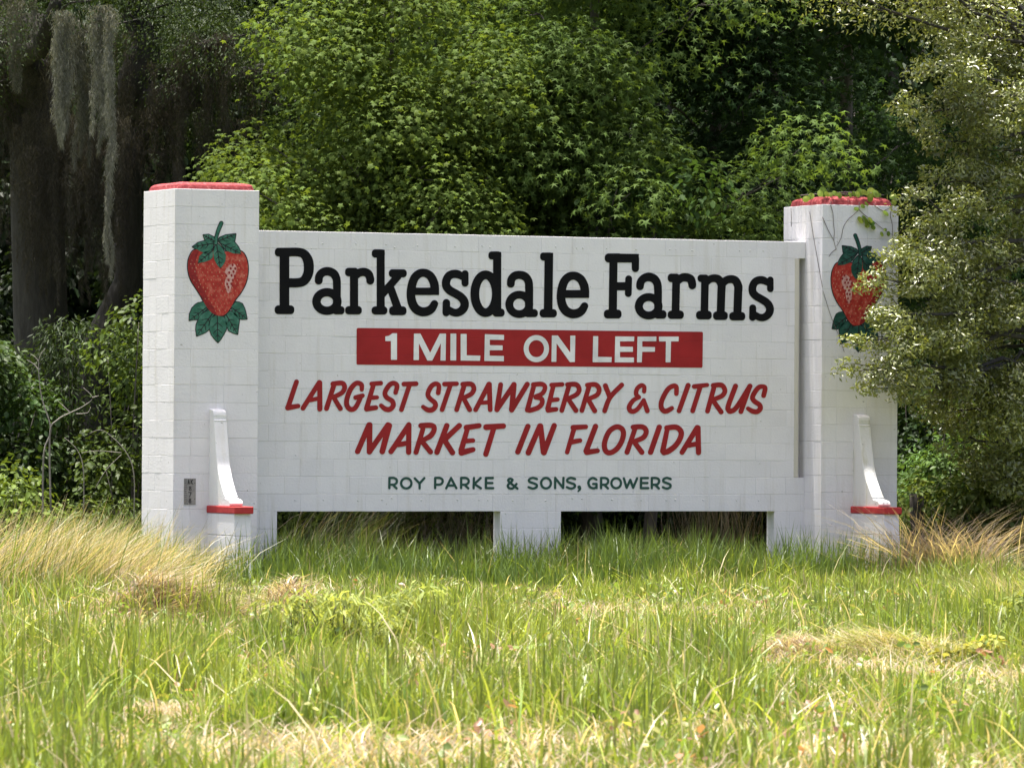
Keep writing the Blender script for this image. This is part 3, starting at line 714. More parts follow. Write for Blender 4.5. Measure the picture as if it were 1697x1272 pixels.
# ------------------------------------------------------------------ vine on the post
def vine():
    f = cr(1290, 310, 1697/210); g = cr(1260, 300, 1102/260); yv = PF-.009
    T = thing('climbing_vine', (XR+PA/2, PF-.02, PT)); L = Vector(T.location)
    tag(T, 'thin climbing vine with round green leaves over the red post cap', 'vine')
    bm = bmesh.new()
    fr = [[(705, 190), (705, 250), (730, 350), (740, 500), (750, 600), (745, 720), (775, 830)], [(590, 400), (660, 560), (745, 720)], [(1080, 200), (1080, 290), (1040, 340), (930, 440), (870, 540), (840, 680), (780, 790)],
          [(775, 830), (720, 870), (675, 930)], [(1060, 280), (1150, 370), (1300, 480), (1400, 560), (1530, 640)], [(1270, 230), (1380, 310), (1450, 300), (1520, 260)], [(1500, 200), (1520, 260), (1500, 380), (1525, 500), (1530, 640), (1550, 800), (1560, 1050)]]
    for P in fr:
        q = spline([on_plane(*f(x, y), 1, yv)-np.array(L) for x, y in P], 4)
        bm_tube(bm, q, [.0048*(1-.45*i/len(q)) for i in range(len(q))], 5)
    q = spline([on_plane(*g(x, y), 0, XR-.007)-np.array(L) for x, y in [(345, 215), (372, 380), (410, 600), (436, 745)]], 4); bm_tube(bm, q, .0035, 5)
    q = spline([on_plane(*g(x, y), 1, yv)-np.array(L) for x, y in [(440, 770), (500, 960), (550, 1080), (590, 1200)]], 4); bm_tube(bm, q, .003, 5)
    q = [on_plane(*f(x, y), 0, XR-.007)-np.array(L) for x, y in [(170, 280), (175, 400), (172, 530)]]; bm_tube(bm, q, .003, 5)
    # runners over the cap
    for sgn in range(3):
        q = [(-PA*.42+PA*.84*t, PA*(.2+.25*sgn)*1.0+.05*math.sin(t*7+sgn), .135+.03*math.sin(t*3.1)) for t in np.linspace(0, 1, 9)]; bm_tube(bm, q, .006, 5)
    link('stems', bm_mesh('stems', bm, True), M_VINE, T)
    spots = [(1045, 290, 40), (1130, 255, 40), (1100, 440, 58), (1180, 470, 62), (1230, 440, 52), (1270, 540, 46), (1190, 520, 42), (1150, 410, 45), (1440, 350, 52), (1385, 630, 38), (1475, 625, 36), (1430, 570, 32), (1450, 975, 58), (1250, 480, 50), (1180, 225, 40)]
    cap = [(600, 65, 58), (560, 85, 45), (440, 120, 45), (370, 160, 45), (650, 95, 40), (760, 85, 42), (820, 110, 35), (900, 170, 45), (960, 100, 35), (1010, 90, 38), (1100, 65, 52), (1150, 70, 45), (1250, 75, 62), (1310, 90, 48), (1230, 140, 48), (1520, 130, 38), (1560, 130, 38), (1545, 205, 36), (410, 140, 30), (700, 100, 30), (1060, 95, 40), (1350, 110, 30), (1200, 90, 40)]
    for i, (x, y, r) in enumerate(spots+cap):
        p = on_plane(*f(x, y), 1, PF-.035 if i < len(spots) else PF+random.uniform(.02, .16))-np.array(L); rr = r/8.08/142*(.95 if i < len(spots) else 1.25)
        bm = bmesh.new(); vs = []
        nn = Vector((random.uniform(-.6, .4), -1, random.uniform(.2, .9))).normalized(); a = nn.cross(Vector((0, 0, 1))).normalized(); b_ = nn.cross(a)
        c = bm.verts.new(Vector(p)+nn*rr*.12); pts = []
        for k in range(11):
            t = 2*math.pi*k/11; q = rr*(1+.12*math.cos(t*2+i)); pts.append(bm.verts.new(Vector(p)+(a*math.cos(t)*q*.85+b_*math.sin(t)*q)))
        for k in range(11): bm.faces.new((c, pts[k], pts[(k+1) % 11]))
        me = bm_mesh('leaf', bm); cc = me.color_attributes.new('Col', 'FLOAT_COLOR', 'POINT'); h = random.random()
        for d in cc.data: d.color = (.10+.10*h, .19+.06*h, .035, 1)
        link('leaf', me, M_LEAF, T)
vine()

# ------------------------------------------------------------------ leaves and trees
def star(lobes=5, inner=.30):
    V = [(0, 0, .10)]; n = lobes
    for k in range(2*n):
        a = math.pi/2+math.pi*k/n; r = 1.0 if k % 2 == 0 else inner
        if k % 2 == 0 and k == n: r = .8
        V.append((r*math.cos(a)*.5, r*math.sin(a)*.5, -.10*r if k % 2 == 0 else .02))
    return np.array(V), np.array([(0, 1+k, 1+(k+1) % (2*n)) for k in range(2*n)])
STAR = star()
LOBED = star(5, .52)
OVAL = (np.array([(0, -.5, 0), (.20, -.05, .05), (0, .5, -.04), (-.20, -.05, .05)]), np.array([(0, 1, 2), (0, 2, 3)]))
BROAD = (np.array([(0, -.5, 0), (.30, -.15, .05), (.22, .25, .03), (0, .5, -.06), (-.22, .25, .03), (-.30, -.15, .05)]), np.array([(0, 1, 2), (0, 2, 3), (0, 3, 4), (0, 4, 5)]))
LANCE = (np.array([(0, -.5, 0), (.11, -.05, .02), (0, .5, -.06), (-.11, -.05, .02)]), np.array([(0, 1, 2), (0, 2, 3)]))
def scatter(tmpl, P, Nn, size, R, spin=None):
    """copies of a leaf at P with normals Nn -> vertices, triangles"""
    n = len(P); TV, TF = tmpl; k = len(TV)
    Nn = Nn/np.linalg.norm(Nn, axis=1, keepdims=True)
    h = R.normal(size=(n, 3)) if spin is None else spin+.35*R.normal(size=(n, 3))
    a = np.cross(h, Nn); a /= np.linalg.norm(a, axis=1, keepdims=True)+1e-9
    b_ = np.cross(Nn, a)
    V = P[:, None]+size[:, None, None]*(TV[None, :, 0, None]*a[:, None]+TV[None, :, 1, None]*b_[:, None]+TV[None, :, 2, None]*Nn[:, None])
    F = (np.arange(n)*k)[:, None, None]+TF[None]
    return V.reshape(-1, 3), F.reshape(-1, 3)
def tint(n, base, R, var=.25, yellow=.25):
    c = np.array(base)[None]*(1+var*R.normal(size=(n, 1)).clip(-2, 2)*.6)
    y = (R.random((n, 1))**2)*yellow; c = c*(1-y)+c*np.array([1.6, 1.28, .7])*y
    return c.clip(.004, .9)
def ell(n, R, lo=.35):                        # points in a ball, denser near its skin
    d = R.normal(size=(n, 3)); d /= np.linalg.norm(d, axis=1, keepdims=True)
    return d*(lo+(1-lo)*R.random((n, 1))**.5)*(1+.16*R.exponential(size=(n, 1)).clip(0, 4)), d
def clumps_leaves(clumps, tmpl, per, size, base, R, var=.25, yellow=.25, up=.75, droop=0, tip=-1.0):
    VV, FF, CC = [], [], []; o = 0
    for (c, r, dens, sh) in clumps:
        n = int(per*dens)
        q, d = ell(n, R); p = np.array(c)+q*np.array(r)
        p[:, 2] -= droop*(np.hypot(q[:, 0], q[:, 1])**2)*r[2]
        nn = d*.55+np.array([0, 0, up])+R.normal(size=(n, 3))*.45
        s = size*R.uniform(.65, 1.25, n)
        sp = np.tile(np.array([[0, 0, tip]]), (n, 1))+d*.6
        V, F = scatter(tmpl, p, nn, s, R, sp)
        cc = np.repeat(tint(n, np.array(base)*sh, R, var, yellow), len(tmpl[0]), 0)
        VV.append(V); FF.append(F+o); CC.append(cc); o += len(V)
    return np.concatenate(VV), np.concatenate(FF), np.concatenate(CC)
def crooked(p0, p1, n, amp, R):
    p0 = np.array(p0, float); p1 = np.array(p1, float); t = np.linspace(0, 1, n)[:, None]
    return p0+(p1-p0)*t+R.normal(size=(n, 3))*amp*np.sin(np.pi*t)
def tree(name, label, cat, base, height, tr, limbs, tmpl, per, size, colr, leafmat, barkmat, R, rad, low=1.2, top_sparse=6.8, group=None, clr=(.85, .42), yellow=.25, lean=(0, 0), up=.75, var=.25, bias=None, droop=.5):
    """a tapered trunk, limbs that leave it at many heights, and leaf clumps strung along each limb"""
    T = thing(name, tuple(base)); tag(T, label, cat, group)
    bm = bmesh.new(); n = 9
    tp = crooked((0, 0, -.1), (lean[0], lean[1], height*.95), n, .12, R)
    bm_tube(bm, tp, [tr*(1.35 if i == 0 else 1)*(1-.9*i/(n-1)) for i in range(n)], 9)
    link('trunk', bm_mesh('trunk', bm, True), barkmat, T)
    lb = bmesh.new(); cl = []
    for i in range(limbs):
        z = low+(height-low)*((i+.5)/limbs)**1.0+R.uniform(-.2, .2); t = min(z/height, .97)
        a = R.uniform(0, 2*math.pi)
        if bias is not None and R.random() < .55: a = bias+R.normal()*.75
        prof = rad*(1.0 if t < .45 else 1-.75*((t-.45)/.55)**1.3)
        Lg = prof*R.uniform(.65, 1.12)
        k = int(t*(n-1)); s0 = tp[min(k, n-1)]
        e = np.array([s0[0]+math.cos(a)*Lg, s0[1]+math.sin(a)*Lg, z+R.uniform(-.1, .45)])
        q = crooked((s0[0], s0[1], max(.2, z-.35*Lg)), e, 5, .08, R)
        bm_tube(lb, q, [max(.008, tr*.32*(1-t)*(1-.8*j/4)) for j in range(5)], 5)
        m = 1+int(Lg/.85)
        for j in range(m):
            u = 1-j*.85/max(Lg, .85)
            if u < .25: continue
            c = q[0]*(1-u)+e*u+R.normal(size=3)*.16
            rr = R.uniform(.75, 1.2)
            dens = rr**2*(1.0 if c[2] < top_sparse else .55)
            if c[2]-clr[1] < .15: c[2] = clr[1]+.15
            cl.append((c, (clr[0]*rr, clr[0]*rr, clr[1]*rr), dens, R.uniform(.8, 1.2)))
            b2 = crooked(q[3], c, 3, .03, R); bm_tube(lb, b2, [.012, .009, .005], 4)
    link('limbs', bm_mesh('limbs', lb, True), barkmat, T)
    V, F, C = clumps_leaves(cl, tmpl, per, size, colr, R, var, yellow, up, droop)
    link('crown', tris_mesh('crown', V, F, C), leafmat, T)
    return T
TOCAM = math.atan2(-FH[1], -FH[0])
def RG(s): return np.random.default_rng(s)
# sweetgums and their neighbours along the wood's edge
tree('sweetgum_tree', 'tall sweetgum with star shaped leaves behind the word Farms', 'tree', xy(985, 73.5), 10.5, .16, 44, STAR, 470, .145, (.084, .138, .034), M_LEAF, M_BARK, RG(1), 2.6, low=1.6, bias=TOCAM, yellow=.22, up=.6)
tree('maple_tree', 'yellowish green bushy tree beside the post with the bare red cap', 'tree', xy(645, 71.8), 7.9, .13, 40, LOBED, 860, .095, (.094, .145, .032), M_LEAF, M_BARK, RG(2), 2.15, low=1.3, bias=TOCAM, yellow=.40, clr=(.72, .48))
tree('sweetgum_tree', 'sweetgum whose crown fills the gap behind the middle of the wall', 'tree', xy(790, 76.0), 12, .17, 44, STAR, 460, .145, (.084, .140, .034), M_LEAF, M_BARK, RG(3), 2.6, low=1.8, bias=TOCAM, yellow=.25, up=.6)
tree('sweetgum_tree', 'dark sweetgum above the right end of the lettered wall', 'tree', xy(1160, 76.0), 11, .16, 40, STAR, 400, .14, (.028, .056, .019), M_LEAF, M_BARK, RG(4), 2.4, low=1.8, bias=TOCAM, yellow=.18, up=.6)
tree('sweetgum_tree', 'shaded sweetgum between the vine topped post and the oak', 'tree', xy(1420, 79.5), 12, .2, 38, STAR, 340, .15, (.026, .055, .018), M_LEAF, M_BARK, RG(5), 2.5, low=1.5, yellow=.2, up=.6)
tree('tall_shade_tree', 'tall dark trunk with an added high shading crown between the vine topped post and the wood', 'tree', xy(1285, 76.5), 13, .2, 52, BROAD, 300, .17, (.028, .055, .018), M_LEAF, M_BARK, RG(6), 3.9, low=7.6, yellow=.15, clr=(1.0, .5))  # tree added for its high crown, which shades the foliage below
# taller row behind, smaller in view
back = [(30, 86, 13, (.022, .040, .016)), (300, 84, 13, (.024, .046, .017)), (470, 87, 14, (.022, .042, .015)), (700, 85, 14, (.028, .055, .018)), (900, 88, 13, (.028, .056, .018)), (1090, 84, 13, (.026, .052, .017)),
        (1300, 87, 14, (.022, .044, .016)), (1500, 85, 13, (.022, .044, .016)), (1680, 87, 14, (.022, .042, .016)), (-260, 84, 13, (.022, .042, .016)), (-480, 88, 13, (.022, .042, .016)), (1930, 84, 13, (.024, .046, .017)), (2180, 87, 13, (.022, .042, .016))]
BW = ['beyond the live oak trunk', 'behind the bare red cap', 'between the live oak and the yellowish tree', 'behind the yellowish tree', 'behind the middle sweetgum', 'between the middle and the dark sweetgum', 'above the vine topped post', 'between the post and the oak edge', 'hidden behind the evergreen oak', 'past the live oak on its open side', 'farthest from the sign beyond the live oak', 'past the evergreen oak trunk', 'farthest from the sign beyond the evergreen oak']
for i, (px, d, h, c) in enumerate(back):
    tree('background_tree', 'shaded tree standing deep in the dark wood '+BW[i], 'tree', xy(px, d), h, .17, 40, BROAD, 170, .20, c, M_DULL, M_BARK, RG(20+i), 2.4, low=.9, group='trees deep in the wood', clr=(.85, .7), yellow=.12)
# dark far wood that closes every gap
def far_wood():
    R = RG(50); cl = []
    for k in range(400):
        px = R.uniform(-420, 2150); d = R.uniform(92, 104); z = R.uniform(.3, 13.5)
        p = xy(px, d); cl.append((np.array([p[0], p[1], z+.3]), (1.25, 1.25, .95), 1.0, R.uniform(.7, 1.2)))
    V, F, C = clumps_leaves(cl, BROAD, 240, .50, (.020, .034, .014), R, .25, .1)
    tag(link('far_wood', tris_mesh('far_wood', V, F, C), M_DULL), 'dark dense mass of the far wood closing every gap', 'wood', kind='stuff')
far_wood()
# live oak hung with moss on the left
def live_oak():
    R = RG(60); b = xy(75, 76.5); T = thing('live_oak', tuple(b)); tag(T, 'huge dark live oak trunk draped with grey hanging moss', 'tree')
    bm = bmesh.new()
    bm_tube(bm, crooked((0, 0, -.1), (-.35, .1, 7.4), 9, .13, R), [.62, .46, .41, .38, .37, .36, .37, .40, .36], 12)
    bm_tube(bm, crooked((.35, .25, -.1), (1.6, .3, 7.2), 8, .12, R), [.36, .27, .24, .22, .20, .19, .18, .16], 10)
    link('trunk', bm_mesh('trunk', bm, True), M_OAKBARK, T)
    lb = bmesh.new(); cl = []
    tips = [(-2.6, -.6, 7.4), (2.9, .4, 7.0), (1.8, -2.2, 7.0), (-.8, -2.6, 7.4), (.5, 2.6, 7.5), (3.8, -1.2, 6.9), (-3.8, .8, 7.6), (1.2, -.6, 8.8), (-1.6, 1.8, 8.6), (2.3, 2.0, 7.2)]
    for e in tips:
        q = crooked((-.3, .1, 6.3) if e[0] < 1 else (1.4, .3, 6.1), e, 7, .22, R); bm_tube(lb, q, [.26*(1-.8*j/6)+.02 for j in range(7)], 7)
        for k in range(8):
            u = R.uniform(.45, 1.08); c = q[0]*(1-u)+np.array(e)*u+R.normal(size=3)*np.array([.55, .55, .4])
            cl.append((c, (.75, .75, .42), 1.0, R.uniform(.8, 1.2))); bm_tube(lb, crooked(q[int(min(u, .99)*6)], c, 3, .04, R), [.03, .02, .008], 4)
    link('limbs', bm_mesh('limbs', lb, True), M_OAKBARK, T)
    for k in range(120):                        # unseen canopy clumps added overhead to shade the trunk and moss
        c = np.array([0, 0, R.uniform(7.6, 10.5)])+RH*R.uniform(-6.5, 4.6)+FH*R.uniform(-4.8, 3.5); cl.append((c, (1.2, 1.2, .5), 1.1, R.uniform(.8, 1.2)))
    V, F, C = clumps_leaves(cl, OVAL, 900, .058, (.036, .060, .019), R, .3, .25)
    link('crown', tris_mesh('crown', V, F, C), M_DULL, T)
    return b
live_oak()
def moss(px, py0, py1, wd, depth, n, seed, label, colr=(.30, .30, .25), dens=1000):
    """a beard of hanging moss: tapering locks made of many short curled threads"""
    R = RG(seed); T0 = at(px, py0, depth); L = (py1-py0)/FPX*depth
    V = []; C = []
    for k in range(n):
        l = L*(R.random()**.7*.7+.3) if k else L; a0 = wd*R.normal()*.5 if k else 0.0; d0 = wd*R.normal()*.45
        r0 = R.uniform(.05, .11)*min(1, .5+wd*2); m = int(dens*l); t = R.random(m)**1.15; ph = R.uniform(0, 6, 4)
        sway = np.sin(t*l*3.1+ph[0])*.035+np.sin(t*l*8+ph[1])*.014; sw2 = np.sin(t*l*3.7+ph[2])*.03
        rad = r0*(1-t)**.55*(1+.35*np.sin(t*l*11+ph[3]))+.008
        q = T0+RH*(a0+sway+R.normal(size=m)*rad*.6)[:, None]+FH*(d0+sw2+R.normal(size=m)*rad*.6)[:, None]-np.array([0, 0, 1.])*(t*l+R.uniform(-.03, .03, m))[:, None]
        az = R.uniform(0, 2*math.pi, m); ln = R.uniform(.03, .085, m); dn = R.uniform(.3, 1.3, m)
        hd = RH*np.cos(az)[:, None]+FH*np.sin(az)[:, None]; dv = hd*(ln*.55)[:, None]-np.array([0, 0, 1.])*(ln*dn)[:, None]
        sd = np.cross(dv, R.normal(size=(m, 3))); sd /= np.linalg.norm(sd, axis=1, keepdims=True)+1e-9; wv = R.uniform(.002, .0045, m)[:, None]
        V.append(np.stack([q-sd*wv, q+sd*wv, q+dv], 1).reshape(-1, 3))
        C.append(np.repeat(np.array(colr)*R.uniform(.65, 1.2, (m, 1))*R.uniform(.75, 1.15), 3, 0))
    V = np.concatenate(V); F = np.arange(len(V)).reshape(-1, 3)
    return tag(link('spanish_moss', tris_mesh('spanish_moss', V, F, np.concatenate(C)), M_MOSS), label, 'moss', 'moss beards hanging from the live oak')
moss(100, 20, 245, .17, 73.4, 9, 70, 'broad grey moss beard hanging before the live oak trunk')
moss(166, 10, 255, .13, 73.2, 7, 71, 'second grey moss beard beside the very long strand')
moss(184, 20, 458, .03, 73.0, 2, 72, 'very long thin grey moss strand reaching lowest of all', dens=1500)
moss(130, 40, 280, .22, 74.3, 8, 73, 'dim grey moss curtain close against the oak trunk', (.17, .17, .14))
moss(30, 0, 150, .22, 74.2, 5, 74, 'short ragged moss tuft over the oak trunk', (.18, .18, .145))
R75 = RG(75); DK = (.085, .078, .064)  # moss tone darkened so the oak's shade sits in the colour
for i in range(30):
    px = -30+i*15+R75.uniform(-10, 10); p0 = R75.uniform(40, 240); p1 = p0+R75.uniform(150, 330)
    moss(px, p0, min(p1, 500), .26, R75.uniform(74.9, 75.9), 4, 80+i, 'moss drape coloured dark brown for the shade of the live oak', DK, 420)

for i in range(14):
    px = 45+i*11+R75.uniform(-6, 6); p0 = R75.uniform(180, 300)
    moss(px, p0, p0+R75.uniform(130, 250), .2, R75.uniform(74.6, 75.2), 4, 140+i, 'moss drape coloured dark brown for the shade of the live oak', DK, 650)

# evergreen oak reaching in at the right
def near_oak():
    R = RG(90); b = xy(1800, 69.5); T = thing('evergreen_oak', tuple(b)); tag(T, 'small leaved evergreen oak with glossy olive foliage overlapping the vine topped post', 'tree')
    bm = bmesh.new(); bm_tube(bm, crooked((0, 0, -.1), (.15, .1, 6.5), 8, .1, R), [.3, .24, .21, .19, .16, .13, .09, .05], 9)
    link('trunk', bm_mesh('trunk', bm, True), M_OAKBARK, T)
    # boughs, aimed at where the photograph shows the crown's uneven edge
    ends = [(1575, 110, 65), (1600, 60, 66), (1640, 20, 66.5), (1545, 185, 65.2), (1590, 235, 65.6), (1645, 160, 65), (1680, 90, 66), (1560, 350, 64.6), (1590, 300, 65.2), (1545, 405, 64.4), (1530, 450, 64.2), (1500, 470, 64.0), (1500, 520, 63.9), (1480, 560, 63.8),
            (1470, 612, 63.8), (1530, 560, 64.2), (1500, 640, 64.0), (1550, 620, 64.5), (1590, 540, 64.6), (1620, 440, 65), (1640, 330, 65.2), (1670, 250, 65.6), (1660, 520, 65), (1620, 620, 65), (1690, 620, 65.5), (1670, 420, 66), (1690, 340, 66.5), (1690, 180, 66.5),
            (1590, 440, 65.4), (1570, 510, 65.2), (1640, 580, 66), (1720, 500, 66), (1740, 300, 66), (1740, 100, 66.5), (1760, 0, 67), (1700, -60, 67), (1850, -100, 67), (1900, 200, 67), (1900, 450, 67), (1950, 50, 67), (1800, 560, 66), (1850, 300, 65), (1660, 690, 66.3), (1700, 740, 66.5), (1600, 680, 66.2), (1560, 655, 65.2), (1650, 640, 65.0), (1620, 730, 65.4), (1685, 700, 65.0), (1680, 790, 65.6), (1640, 780, 66.2)]
    lb = bmesh.new(); cl = []
    for (px, py, d) in ends:
        e = at(px, py, d+3.2)-b; s = np.array([.05, .03, max(1.3, min(5.8, e[2]+.15))])
        q = crooked(s, e, 6, .07, R); bm_tube(lb, q, [.045*(1-.85*j/5)+.006 for j in range(6)], 5)
        for k in range(5):
            u = 1-R.random()*.30 if k else 1.0
            c = s*(1-u)+e*u+R.normal(size=3)*.14
            cl.append((c, (.25, .25, .15), .85, R.uniform(.7, 1.25)))
        # sprigs that break the outline
        for k in range(3):
            c = e+np.array([*(-RH*R.uniform(.15, .5)+FH*R.normal()*.15)[:2], R.uniform(-.12, .25)]); cl.append((c, (.17, .17, .09), .28, 1.1)); bm_tube(lb, crooked(e, c, 3, .02, R), [.008, .006, .003], 4)
    for k in range(15):                        # crown parts added overhead, out of view, to shade post and bracket
        e = np.array([0, 0, R.uniform(7.3, 8.8)])-RH*R.uniform(2.3, 4.2)+FH*R.uniform(-2.2, .6); q = crooked((.1, .06, 6.2), e, 5, .1, R)
        bm_tube(lb, q, [.035, .03, .022, .015, .008], 5); cl.append((e, (.62, .62, .35), 1.4, 1.0)); cl.append((q[2], (.5, .5, .3), .9, 1.0)); cl.append((q[3], (.5, .5, .3), .9, 1.0))
    link('limbs', bm_mesh('limbs', lb, True), M_OAKBARK, T)
    V, F, C = clumps_leaves(cl, OVAL, 330, .066, (.185, .222, .062), R, .45, .35, up=.45, tip=.35)
    link('crown', tris_mesh('crown', V, F, C), M_OAKLEAF, T)
near_oak()

# ------------------------------------------------------------------ shrubs, stump, dead branches
def shrub(name, label, px, depth, h, r, tmpl, n, size, colr, seed, m=None, group=None, cat='shrub', yellow=.3, base=None, q0=None, upr=.75):
    R = RG(seed); b = xy(px, depth) if base is None else base; T = thing(name, tuple(b)); tag(T, label, cat, group)
    bm = bmesh.new(); cl = []
    for k in range(max(6, int(r*(11 if q0 is None else 42)))):
        a = R.uniform(0, 2*math.pi); rr = r*R.random()**.6; e = np.array([math.cos(a)*rr, math.sin(a)*rr, h*R.uniform(.3, 1.0)*(1-.35*(rr/r)**2)])
        bm_tube(bm, crooked((e[0]*.25, e[1]*.25, -.05), e, 4, .04, R), [.016, .012, .009, .005], 4)
        q = min(.42, h*.35) if q0 is None else q0; cl.append((e, (q, q, q*.75), 1.0, R.uniform(.75, 1.25)))
        e2 = e.copy(); e2[2] *= .55; cl.append((e2, (q, q, q*.8), .8, R.uniform(.6, 1.0)))
    link('stems', bm_mesh('stems', bm, True), M_BARK, T)
    V, F, C = clumps_leaves(cl, tmpl, n, size, colr, R, .28, yellow, upr)
    V[:, 2] = np.maximum(V[:, 2], .01)
    link('foliage', tris_mesh('foliage', V, F, C), m or M_DULL, T)
G1 = 'shrubs at the edge of the wood left of the sign'
for i, (px, d, h, r, tm, n, sz, c, lb) in enumerate([
    (40, 71.5, 3.5, 1.1, BROAD, 300, .10, (.040, .072, .020), 'dark green broad leaved shrub under the mossy oak'),
    (140, 72.0, 3.6, 1.1, LANCE, 460, .11, (.036, .062, .020), 'fine leaved dark shrub between the oak and the post'),
    (212, 70.3, 3.4, .7, BROAD, 280, .085, (.072, .115, .024), 'yellow green shrub touching the post that carries the number plate'),
    (15, 68.3, 1.25, .6, BROAD, 260, .085, (.12, .18, .032), 'low bright green shrub at the grass edge under the oak'),
    (110, 67.8, .95, .75, LANCE, 300, .10, (.10, .145, .035), 'low loose shrub under the bare grey twigs'),
    (195, 67.5, .85, .6, LANCE, 300, .10, (.09, .14, .034), 'low narrow leaved shrub close against the post foot'),
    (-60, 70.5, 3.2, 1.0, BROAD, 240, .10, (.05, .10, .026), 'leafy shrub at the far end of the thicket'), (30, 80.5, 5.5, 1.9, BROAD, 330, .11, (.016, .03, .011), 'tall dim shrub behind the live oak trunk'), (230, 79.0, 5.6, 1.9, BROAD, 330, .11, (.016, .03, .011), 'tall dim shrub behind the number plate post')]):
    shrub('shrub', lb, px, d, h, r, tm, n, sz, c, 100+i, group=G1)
G2 = 'shrubs behind the openings under the sign wall'
for i, (px, d, h, r, lb) in enumerate([(500, 71.5, 1.9, .9, 'dim shrub behind the first opening'), (620, 72.5, 1.7, .9, 'dark shrub in the middle of the first opening'), (760, 72.5, 1.8, .9, 'dim shrub next to the middle leg of the wall'), (900, 73.5, 1.9, 1.0, 'dark shrub behind the middle leg of the wall'),
    (1030, 74.5, 1.8, .9, 'dark shrub beside the slim trunk in the second opening'), (1180, 75.0, 1.9, 1.0, 'dark shrub behind the brown reeds'), (1330, 75.5, 2.4, 1.0, 'dark shrub behind the vine topped post')]):
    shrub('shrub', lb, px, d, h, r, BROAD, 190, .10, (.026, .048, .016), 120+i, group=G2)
G3 = 'shrubs right of the sign'
for i, (px, d, h, r, tm, c, lb) in enumerate([(1540, 71.5, 2.1, .8, LANCE, (.085, .17, .042), 'feathery green shrub right of the vine topped post'), (1630, 70.5, 1.7, .8, LANCE, (.10, .18, .045), 'bright feathery shrub under the oak branches'), (1700, 71.5, 2.0, .9, BROAD, (.085, .15, .04), 'broad leaved shrub under the oak trunk'),
    (1660, 69.6, 2.3, .9, BROAD, (.12, .165, .042), 'olive shrub merging with the lowest oak branches'), (1575, 70.6, 2.4, .7, BROAD, (.09, .16, .038), 'leafy shrub between the stump and the oak'), (1520, 73.0, 2.8, .8, BROAD, (.030, .06, .02), 'dark shrub hidden behind the stump'), (1620, 73.0, 3.0, 1.1, BROAD, (.026, .05, .018), 'tall dark shrub behind the oak')]):
    shrub('shrub', lb, px, d, h, r, tm, 330, .085, c, 140+i, group=G3)
def stump():
    R = RG(150); p = at(1518, 850, 69.5); b = np.array([p[0], p[1], 0]); bm = bmesh.new()
    bm_tube(bm, crooked((0, 0, -.1), (.02, .02, 1.08), 6, .02, R), [.12, .10, .095, .09, .09, .085], 10)
    for v in bm.verts: v.co += Vector(R.normal(size=3)*.006)
    o = link('tree_stump', bm_mesh('tree_stump', bm, True), M_BARK); o.location = b
    tag(o, 'short grey broken stump right of the vine topped post', 'stump')
    p = at(1072, 880, 72.0); b = np.array([p[0], p[1], 0]); bm = bmesh.new()
    bm_tube(bm, crooked((0, 0, -.1), (.1, .1, 4.5), 7, .06, R), [.10, .085, .08, .075, .07, .06, .05], 9)
    T = thing('young_tree', tuple(b)); tag(T, 'slim grey trunk seen through the second opening below the wall', 'tree')
    link('trunk', bm_mesh('trunk', bm, True), M_BARK, T)
    cl = [((.1+R.normal()*.4, .1+R.normal()*.4, 3.4+R.random()*1.8), (.5, .5, .4), 1, 1) for k in range(8)]
    V, F, C = clumps_leaves(cl, BROAD, 160, .11, (.04, .08, .022), R); link('crown', tris_mesh('crown', V, F, C), M_LEAF, T)
stump()
def dead(label, paths, depth, r0):
    bm = bmesh.new(); b = None
    for k, P in enumerate(paths):
        q = [at(x, y, depth+.12*k) for x, y in P]
        if b is None: b = np.array([q[0][0], q[0][1], 0.0])
        q = spline([p-b for p in q], 4); bm_tube(bm, q, [max(.004, r0*(1-.6*k/len(paths))*(1-.8*i/(len(q)-1))) for i in range(len(q))], 5)
    o = link('dead_branch', bm_mesh('dead_branch', bm, True), M_DEAD); o.location = b
    tag(o, label, 'branch', 'bare dead branches left of the sign')
f3 = lambda *p: [(x/3.18, 470+y/3.18) for x, y in p]
dead('bare grey forked twig standing tallest among the shrubs', [f3((225, 1250), (230, 900), (268, 770), (225, 620), (208, 520), (205, 400), (238, 340)), f3((203, 455), (180, 425), (140, 400)), f3((203, 410), (185, 385), (160, 370))], 67.6, .013)
dead('bare pale branch leaning right out of the shrubs', [f3((268, 1200), (262, 800), (300, 720), (370, 680), (440, 645), (488, 600), (440, 548)), f3((488, 600), (520, 590)), f3((370, 680), (330, 640), (298, 610)), f3((400, 685), (460, 680), (478, 650))], 67.4, .013)
dead('bare arching twig bending down toward the post', [f3((440, 1230), (440, 990), (410, 880), (340, 810)), f3((706, 1230), (705, 1000), (660, 880), (570, 790), (520, 770), (470, 790)), f3((640, 890), (520, 880), (430, 890)), f3((500, 1080), (560, 980), (640, 900))], 67.0, .009)

